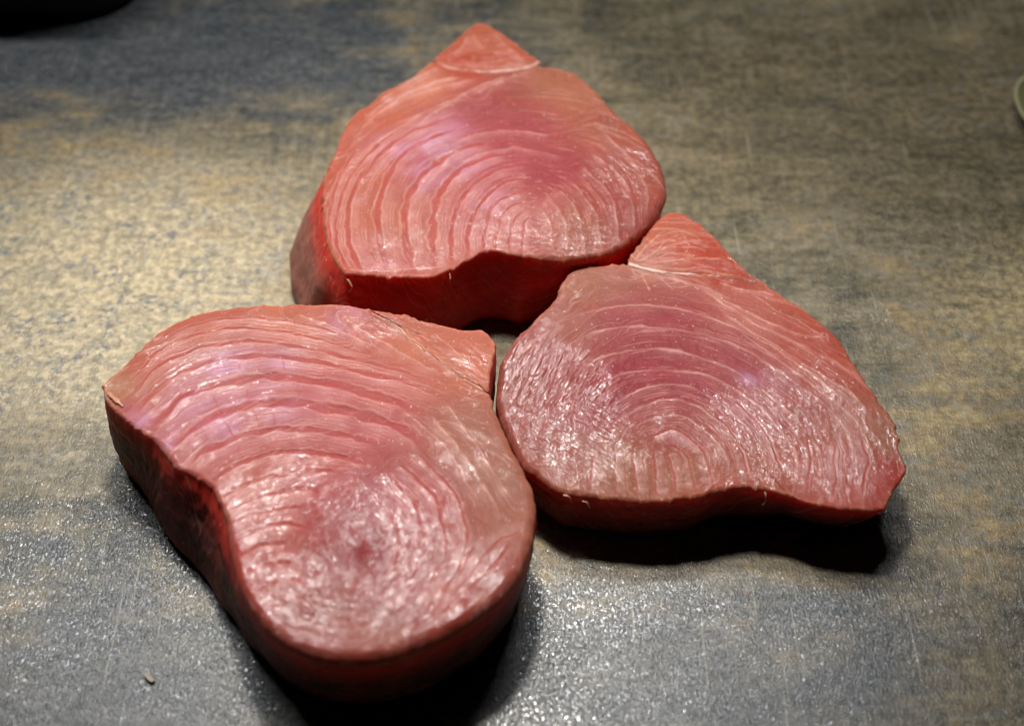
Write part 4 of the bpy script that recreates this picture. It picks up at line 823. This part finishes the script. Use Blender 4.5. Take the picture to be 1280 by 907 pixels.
def strand(name, pts, radii, mat, parent, sides=8, flat=1.0, seed=0, wob=0.12):
    """a tapered strand swept along points (cm)"""
    C = catmull_open(np.array(pts, float), 8)
    R = np.interp(np.linspace(0, 1, len(C)), np.linspace(0, 1, len(radii)), radii)
    T = np.gradient(C, axis=0); T /= np.linalg.norm(T, axis=1)[:, None] + 1e-9
    V = []; F = []
    for i, (c, r, t) in enumerate(zip(C, R, T)):
        up = np.array([0, 0, 1.0]) if abs(t[2]) < 0.9 else np.array([1.0, 0, 0])
        sx = np.cross(t, up); sx /= np.linalg.norm(sx) + 1e-9
        sz = np.cross(sx, t)
        for k in range(sides):
            a = 2 * math.pi * k / sides
            rr = r * (1 + wob * math.sin(i * 1.7 + k * 2.3 + seed) + wob * math.sin(i * 0.6 + seed * 3))
            V.append(tuple((c + sx * math.cos(a) * rr + sz * math.sin(a) * rr * flat) * CM))
    n = len(C)
    for i in range(n - 1):
        for k in range(sides):
            F.append((i * sides + k, i * sides + (k + 1) % sides, (i + 1) * sides + (k + 1) % sides, (i + 1) * sides + k))
    F.append(tuple(range(sides))[::-1]); F.append(tuple((n - 1) * sides + k for k in range(sides)))
    return link_mesh(name, V, F, mat, parent)

# ------------------------------------------------------------------ the worktop
def build_worktop():
    bm = bmesh.new()
    bmesh.ops.create_cube(bm, size=1.0)
    for v in bm.verts:
        v.co.x *= 1.6; v.co.y *= 1.1; v.co.z = v.co.z * 0.03 - 0.015
        v.co.y += 0.08
    bmesh.ops.bevel(bm, geom=bm.edges[:], offset=0.003, segments=3, affect='EDGES')
    me = bpy.data.meshes.new("worktop"); bm.to_mesh(me); bm.free()
    me.materials.append(M_TOP)
    o = bpy.data.objects.new("worktop", me); COL.objects.link(o)
    tag(o, "mottled grey and cream stone-look worktop with a pebbled sheen", "worktop", kind="structure")
build_worktop()

# ------------------------------------------------------------------ the three steaks
def steak_root(D, label):
    o = bpy.data.objects.new("tuna_steak", None); COL.objects.link(o)
    o.empty_display_size = 0.03
    o.location = (D["center"][0] * CM, D["center"][1] * CM, 0.0004)
    tag(o, label, "tuna steak", "raw tuna steaks on the worktop")
    return o

def septum(D, i0, i1, root, tilt, radii, seed):
    n = len(D["flap"])
    pts = []
    i = i0
    while True:
        x, y, r, f = D["flap"][i % n]
        pts.append((x, y, D["z"] + tilt * y - 0.05))
        if i % n == i1 % n: break
        i += 1
    strand("fat_seam", pts, radii, M_SINEW, root, 10, 0.6, seed)

st_back = steak_root(BACK, "rearmost raw tuna steak, tallest, with an orange triangular tip pointing away")
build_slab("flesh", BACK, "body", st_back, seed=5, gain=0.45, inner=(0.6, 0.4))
build_slab("belly_flap", BACK, "flap", st_back, N=420, RT=90, RS=30, seed=25)
septum(BACK, 8, 14, st_back, 0.0, [.03, .05, .06, .07, .10, .09, .08], 1)

st_front = steak_root(FRONT, "nearest raw tuna steak at lower left, largest, with a notch in its left side")
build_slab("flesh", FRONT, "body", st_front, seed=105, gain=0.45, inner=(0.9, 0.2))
build_slab("belly_flap", FRONT, "flap", st_front, N=420, RT=80, RS=30, seed=125)
septum(FRONT, 9, 15, st_front, 0.0, [.04, .04, .035, .03, .03, .025, .02], 2)

st_right = steak_root(RIGHT, "raw tuna steak at right with thin pale arcs and a pointed right corner")
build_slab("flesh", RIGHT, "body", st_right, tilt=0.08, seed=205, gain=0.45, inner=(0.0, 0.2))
build_slab("belly_flap", RIGHT, "flap", st_right, N=420, RT=90, RS=30, tilt=0.08, seed=225)
septum(RIGHT, 10, 15, st_right, 0.08, [.04, .05, .06, .09, .11, .10], 3)

# loose shreds along the cut edges: (steak, points in cm, radii)
SHREDS = [
    (st_right, [(1.85, -3.12, 2.05), (1.87, -3.28, 1.95), (1.88, -3.29, 1.7), (1.8, -3.29, 1.62)], [0.025, 0.025, 0.022, 0.01], 'small pale hooked thread hanging from the front edge'),
    (st_right, [(-1.08, -3.41, 2.05), (-1.1, -3.5, 1.95), (-1.13, -3.55, 1.75)], [0.025, 0.02, 0.005], None),
    (st_right, [(-3.88, -3.27, 2.05), (-3.7, -3.31, 2.0), (-3.63, -3.39, 1.8)], [0.03, 0.025, 0.005], None),
    (st_right, [(-3.34, -3.49, 2.05), (-3.21, -3.51, 2.0), (-3.11, -3.59, 1.8)], [0.03, 0.02, 0.005], None),
    (st_right, [(5.93, -1.15, 2.1), (6.0, -1.27, 2.1), (6.0, -1.4, 2.0)], [0.03, 0.025, 0.005], None),
    (st_right, [(4.84, -3.63, 1.9), (5.03, -3.71, 1.9), (5.16, -3.63, 1.9)], [0.025, 0.035, 0.01], None),
    (st_front, [(-6.52, 2.74, 3.1), (-6.28, 2.44, 3.2), (-6.05, 2.23, 3.2), (-5.88, 2.05, 3.2)], [0.04, 0.08, 0.075, 0.025], 'pale tough tip of the left corner'),
    (st_back, [(-1.03, -4.72, 3.15), (-1.01, -4.84, 3.05), (-1.04, -4.86, 2.9)], [0.02, 0.03, 0.01], None),
    (st_back, [(-4.36, -4.53, 3.0), (-4.21, -4.84, 2.95), (-4.12, -4.93, 2.75), (-4.24, -4.94, 2.55)], [0.025, 0.05, 0.05, 0.015], 'pale scrap on the front left corner'),
    (st_back, [(1.75, 6.03, 3.2), (1.9, 6.2, 3.22), (1.99, 6.2, 3.15)], [0.03, 0.055, 0.025], None),
]
for i, (root, pts, rad, lab) in enumerate(SHREDS):
    o = strand('loose_fibre', pts, rad, M_SHRED, root, 7, 0.35, i, 0.25)
    if lab: o['label'] = lab


# ------------------------------------------------------------------ small things around
def rounded_rect(w, h, r, n=10):
    pts = []
    for cx, cy, a0 in ((w/2 - r, h/2 - r, 0), (-w/2 + r, h/2 - r, 90), (-w/2 + r, -h/2 + r, 180), (w/2 - r, -h/2 + r, 270)):
        for k in range(n + 1):
            a = math.radians(a0 + 90 * k / n)
            pts.append((cx + r * math.cos(a), cy + r * math.sin(a)))
    return pts

def loft(name, sections, mat, parent=None, cap0=True, cap1=True):
    """sections: list of (outline points, z) in cm"""
    n = len(sections[0][0]); V = []; F = []
    for pts, z in sections:
        V += [(x * CM, y * CM, z * CM) for x, y in pts]
    for i in range(len(sections) - 1):
        for k in range(n):
            F.append((i*n + k, i*n + (k+1) % n, (i+1)*n + (k+1) % n, (i+1)*n + k))
    if cap0: F.append(tuple(range(n))[::-1])
    if cap1: F.append(tuple((len(sections)-1)*n + k for k in range(n)))
    return link_mesh(name, V, F, mat, parent)

box = bpy.data.objects.new("black_container", None); COL.objects.link(box)
box.location = (-0.236, 0.2705, 0.0004)
tag(box, "black container with a rounded corner cropped by the top left of the photo", "container")
rr = lambda k: rounded_rect(16.0 - 2*k, 16.0 - 2*k, 2.9 - k*0.9)
loft("body", [(rr(0.5), 0.0), (rr(0.12), 0.25), (rr(0), 0.7), (rr(0), 4.0), (rr(0.1), 4.6)], M_BLACK, box)
loft("lid", [(rr(0.0), 4.62), (rr(-0.15), 4.75), (rr(-0.15), 5.4), (rr(0.2), 5.75), (rr(1.0), 5.85)], M_BLACK, box)

dish = bpy.data.objects.new("olive_dish", None); COL.objects.link(dish)
dish.location = (0.2185, 0.1275, 0.0004)
tag(dish, "olive green dish with a pale rim, only its edge showing at the right", "dish")
def oval(a, b, n=64, p=2.3):
    o = []
    for k in range(n):
        t = 2 * math.pi * k / n
        c, s_ = math.cos(t), math.sin(t)
        o.append((a * math.copysign(abs(c) ** (2 / p), c), b * math.copysign(abs(s_) ** (2 / p), s_)))
    return o
loft("bowl", [(oval(1.6, 1.6), 0.0), (oval(1.9, 1.9), 0.10), (oval(2.38, 2.38), 0.52), (oval(2.28, 2.28), 0.54), (oval(1.8, 1.8), 0.22), (oval(0.7, 0.7), 0.18)], M_OLIVE, dish)
loft("rim", [(oval(2.36, 2.36), 0.50), (oval(2.46, 2.46), 0.55), (oval(2.44, 2.44), 0.60), (oval(2.32, 2.32), 0.62), (oval(2.26, 2.26), 0.56)], M_RIM, dish, False, False)

def crumb(x, y, rz, l, w, h, label, mat=M_CRUMB, name="crumb"):
    bm = bmesh.new()
    bmesh.ops.create_cube(bm, size=1.0)
    bmesh.ops.subdivide_edges(bm, edges=bm.edges[:], cuts=2, use_grid_fill=True)
    rnd = random.Random(int(x * 1000) + 7)
    for v in bm.verts:
        k = 1 - 0.25 * (v.co.x * 2) ** 2
        v.co.x *= l * CM; v.co.y *= w * CM * k; v.co.z = (v.co.z + 0.5) * h * CM
        v.co.x += rnd.uniform(-1, 1) * 0.05 * l * CM; v.co.y += rnd.uniform(-1, 1) * 0.1 * w * CM; v.co.z += rnd.uniform(0, 1) * 0.1 * h * CM
    me = bpy.data.meshes.new(name); bm.to_mesh(me); bm.free(); me.materials.append(mat)
    o = bpy.data.objects.new(name, me); COL.objects.link(o)
    o.location = (x * CM, y * CM, 0.0003); o.rotation_euler[2] = rz
    tag(o, label, "crumb")
crumb(-9.86, -11.56, -0.75, 0.34, 0.13, 0.08, 'small pale crumb lying alone on the worktop at lower left')
